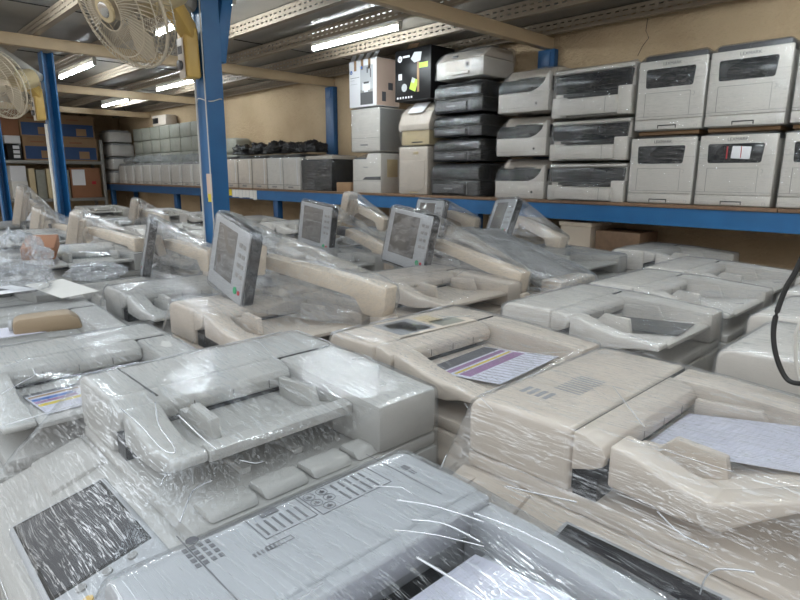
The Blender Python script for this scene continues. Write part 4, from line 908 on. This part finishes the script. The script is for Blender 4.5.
for j, (z0, h, x) in enumerate(((SZ, .24, -11.95), (SZ+.245, .24, -11.95), (SZ+.49, .25, -11.93), (SZ+.745, .23, -12.0))):
    small_printer(x-.27, x+.25, z0, h-.05, .40, ('bottom', 'second', 'third', 'topmost')[j] + ' white wrapped printer of the stack at the far end of the shelf', 'stack at the far shelf end', 130+j, top='cool', key='filmh')

# ------------------------------------------------------------------ carton rack at the far left end
rk = empty('carton_rack', (-12.2, 2.4, 0), 0, 'grey steel rack of cartons across the far left end', 'rack'); ro = -rk.location
for y in (.2, 2.0, 3.66):
    for x in (-12.52, -11.92): MB(ro).box(x, x+.05, y, y+.05, 0, 2.2, .003).build('upright', 'steel', rk)
for z in (.55, 1.10, 1.76): MB(ro).box(-12.52, -11.87, .2, 3.71, z, z+.055, .003).build('rack_shelf', 'steel', rk)
def carton(y0, y1, z0, h, label, key='carton', front=None, x1=-11.90, d=.5, grp='cartons on the far rack'):
    r = empty('carton', (x1-d/2, (y0+y1)/2, z0), 0, label, 'box', grp); w = y1-y0
    a = MB().box(-d/2, d/2, -w/2, w/2, 0, h, .004).build('carton_box', key, r)
    if front: front(a, d/2, w, h)
    return r
def blueprint(a, xf, w, h):
    MB().use('cartonb').box(xf-.001, xf+.002, -w*.46, w*.46, h*.06, h*.60).build('blue_print', None, a)
    MB().use('carton').box(xf-.001, xf+.003, -w*.05, w*.25, h*.10, h*.42).build('printed_picture', None, a)
    MB().use('orange').box(xf-.001, xf+.003, -w*.3, w*.05, h*.76, h*.82).build('text_marking', None, a)
carton(2.44, 3.02, 1.817, .40, 'brown carton with blue print on the far rack, lower row left', front=blueprint)
carton(3.05, 3.62, 1.817, .40, 'brown carton with blue print on the far rack, lower row right', front=blueprint)
carton(2.42, 3.02, 2.219, .39, 'brown carton with blue print on the far rack, upper row left', front=blueprint)
carton(3.04, 3.60, 2.219, .39, 'brown carton with blue print on the far rack, upper row right', front=blueprint)
def icons(a, xf, w, h):
    q = MB().use('paper')
    for k in range(3): q.box(xf-.001, xf+.002, -w*.1, w*.35, h*(.12+.28*k), h*(.32+.28*k))
    q.build('label_marking', None, a)
carton(2.20, 2.41, 1.817, .27, 'small black carton with white label squares on the far rack', 'black', icons)
carton(2.18, 2.41, 2.09, .13, 'small white carton on the black one, far rack', 'paper')
carton(2.16, 2.41, 2.222, .42, 'plain reddish brown carton at the rack top, left of the blue printed ones', 'orange')
for k, y in enumerate((.3, .86, 1.43)): carton(y, y+.53, 1.817, .42, 'plain brown carton at the left end of the far rack', 'carton', grp='plain cartons at the left rack end')
def note(a, xf, w, h):
    MB().use('paper').box(xf-.001, xf+.002, -w*.45, -w*.02, h*.42, h*.94).build('taped_paper', None, a)
    MB().use('red').box(xf-.001, xf+.002, w*.2, w*.34, h*.45, h*.55).build('red_marking', None, a)
carton(3.12, 3.62, 1.157, .54, 'reddish brown carton with a white paper taped on, under the rack shelf', 'orange', note)
carton(2.20, 2.44, 1.157, .30, 'lower white box at the left of the rack middle shelf', 'wpaint'); carton(2.20, 2.43, 1.459, .26, 'upper white box at the left of the rack middle shelf', 'paper')
carton(2.47, 2.56, 1.157, .52, 'narrow pale yellow box on the rack middle shelf', 'tanp', grp='pale boxes on the rack')
carton(2.58, 2.72, 1.157, .50, 'dark grey-green box between two pale yellow boxes', 'rolls'); carton(2.74, 2.88, 1.157, .52, 'wider pale yellow box on the rack middle shelf', 'tanp', grp='pale boxes on the rack')
def ribs(a, xf, w, h):
    q = MB().use('steel')
    for k in range(6): q.box(xf-.001, xf+.006, -w*.48, w*.48, h*(.08+.15*k), h*(.12+.15*k))
    q.build('crate_rib', None, a)
carton(2.90, 3.10, 1.157, .50, 'ribbed grey crate on the rack middle shelf beside the reddish carton', 'rolls', ribs)
# loose cables near the far lamp
tag(MB().tube(spline([tuple(at(127, 100, y=4.0)), tuple(at(124, 108, y=4.05)), tuple(at(130, 113, y=4.1)), tuple(at(140, 112, y=4.2)), tuple(at(147, 104, y=4.29))], 8), .012, 6).build('black_cable', 'rubber'), 'black cable drooping from the far lamp to the wall', 'cable')

# cables at the right edge
cp_ = [(-.24, 1.50, 2.70), (-.22, 1.47, 2.2), (-.26, 1.45, 1.60)] + [tuple(at(u, v, y=1.45)) for u, v in ((800, 262), (785, 290), (774, 325), (776, 355), (788, 380))] + [(-.235, 1.42, 1.172), (-.19, 1.40, 1.168)]
tag(MB().tube(spline(cp_, 8), .0055, 8).build('black_cable', 'rubber'), 'black cable looping down over the cream copier at the right edge', 'cable')
cp2 = [(p[0]+.006, p[1]+.001, p[2]+.001) for p in cp_]
tag(MB().tube(spline([(-.21, 1.52, 2.70), (-.20, 1.50, 1.7)] + [tuple(at(u, v, y=1.49)) for u, v in ((802, 318), (796, 340), (797, 370), (803, 388))], 8), .004, 8).build('white_cable', 'wcable'), 'thin white cable hanging at the right edge behind the black one', 'cable')

# ------------------------------------------------------------------ daylight from the open front, exposure
w = bpy.data.worlds.new('sky'); bpy.context.scene.world = w; w.use_nodes = True
nt = w.node_tree; bg = nt.nodes['Background']
tc = nt.nodes.new('ShaderNodeTexCoord'); sp = nt.nodes.new('ShaderNodeSeparateXYZ'); nt.links.new(tc.outputs['Generated'], sp.inputs[0])
cr = nt.nodes.new('ShaderNodeValToRGB'); cr.color_ramp.elements[0].position = .0; cr.color_ramp.elements[0].color = (.30, .27, .235, 1); cr.color_ramp.elements[1].position = .75; cr.color_ramp.elements[1].color = (.84, .93, 1, 1)
e = cr.color_ramp.elements.new(.18); e.color = (.36, .335, .31, 1); e = cr.color_ramp.elements.new(.34); e.color = (.92, .93, .94, 1)
nt.links.new(sp.outputs['Z'], cr.inputs[0]); nt.links.new(cr.outputs[0], bg.inputs[0]); bg.inputs[1].default_value = 1.3
sc = bpy.context.scene
vs = sc.view_settings; vs.view_transform = 'Standard'; vs.look = 'None'; vs.gamma = 1; vs.use_curve_mapping = False; vs.exposure = 0.6
sc.cycles.transparent_max_bounces = 32; sc.cycles.max_bounces = 10; sc.cycles.diffuse_bounces = 5
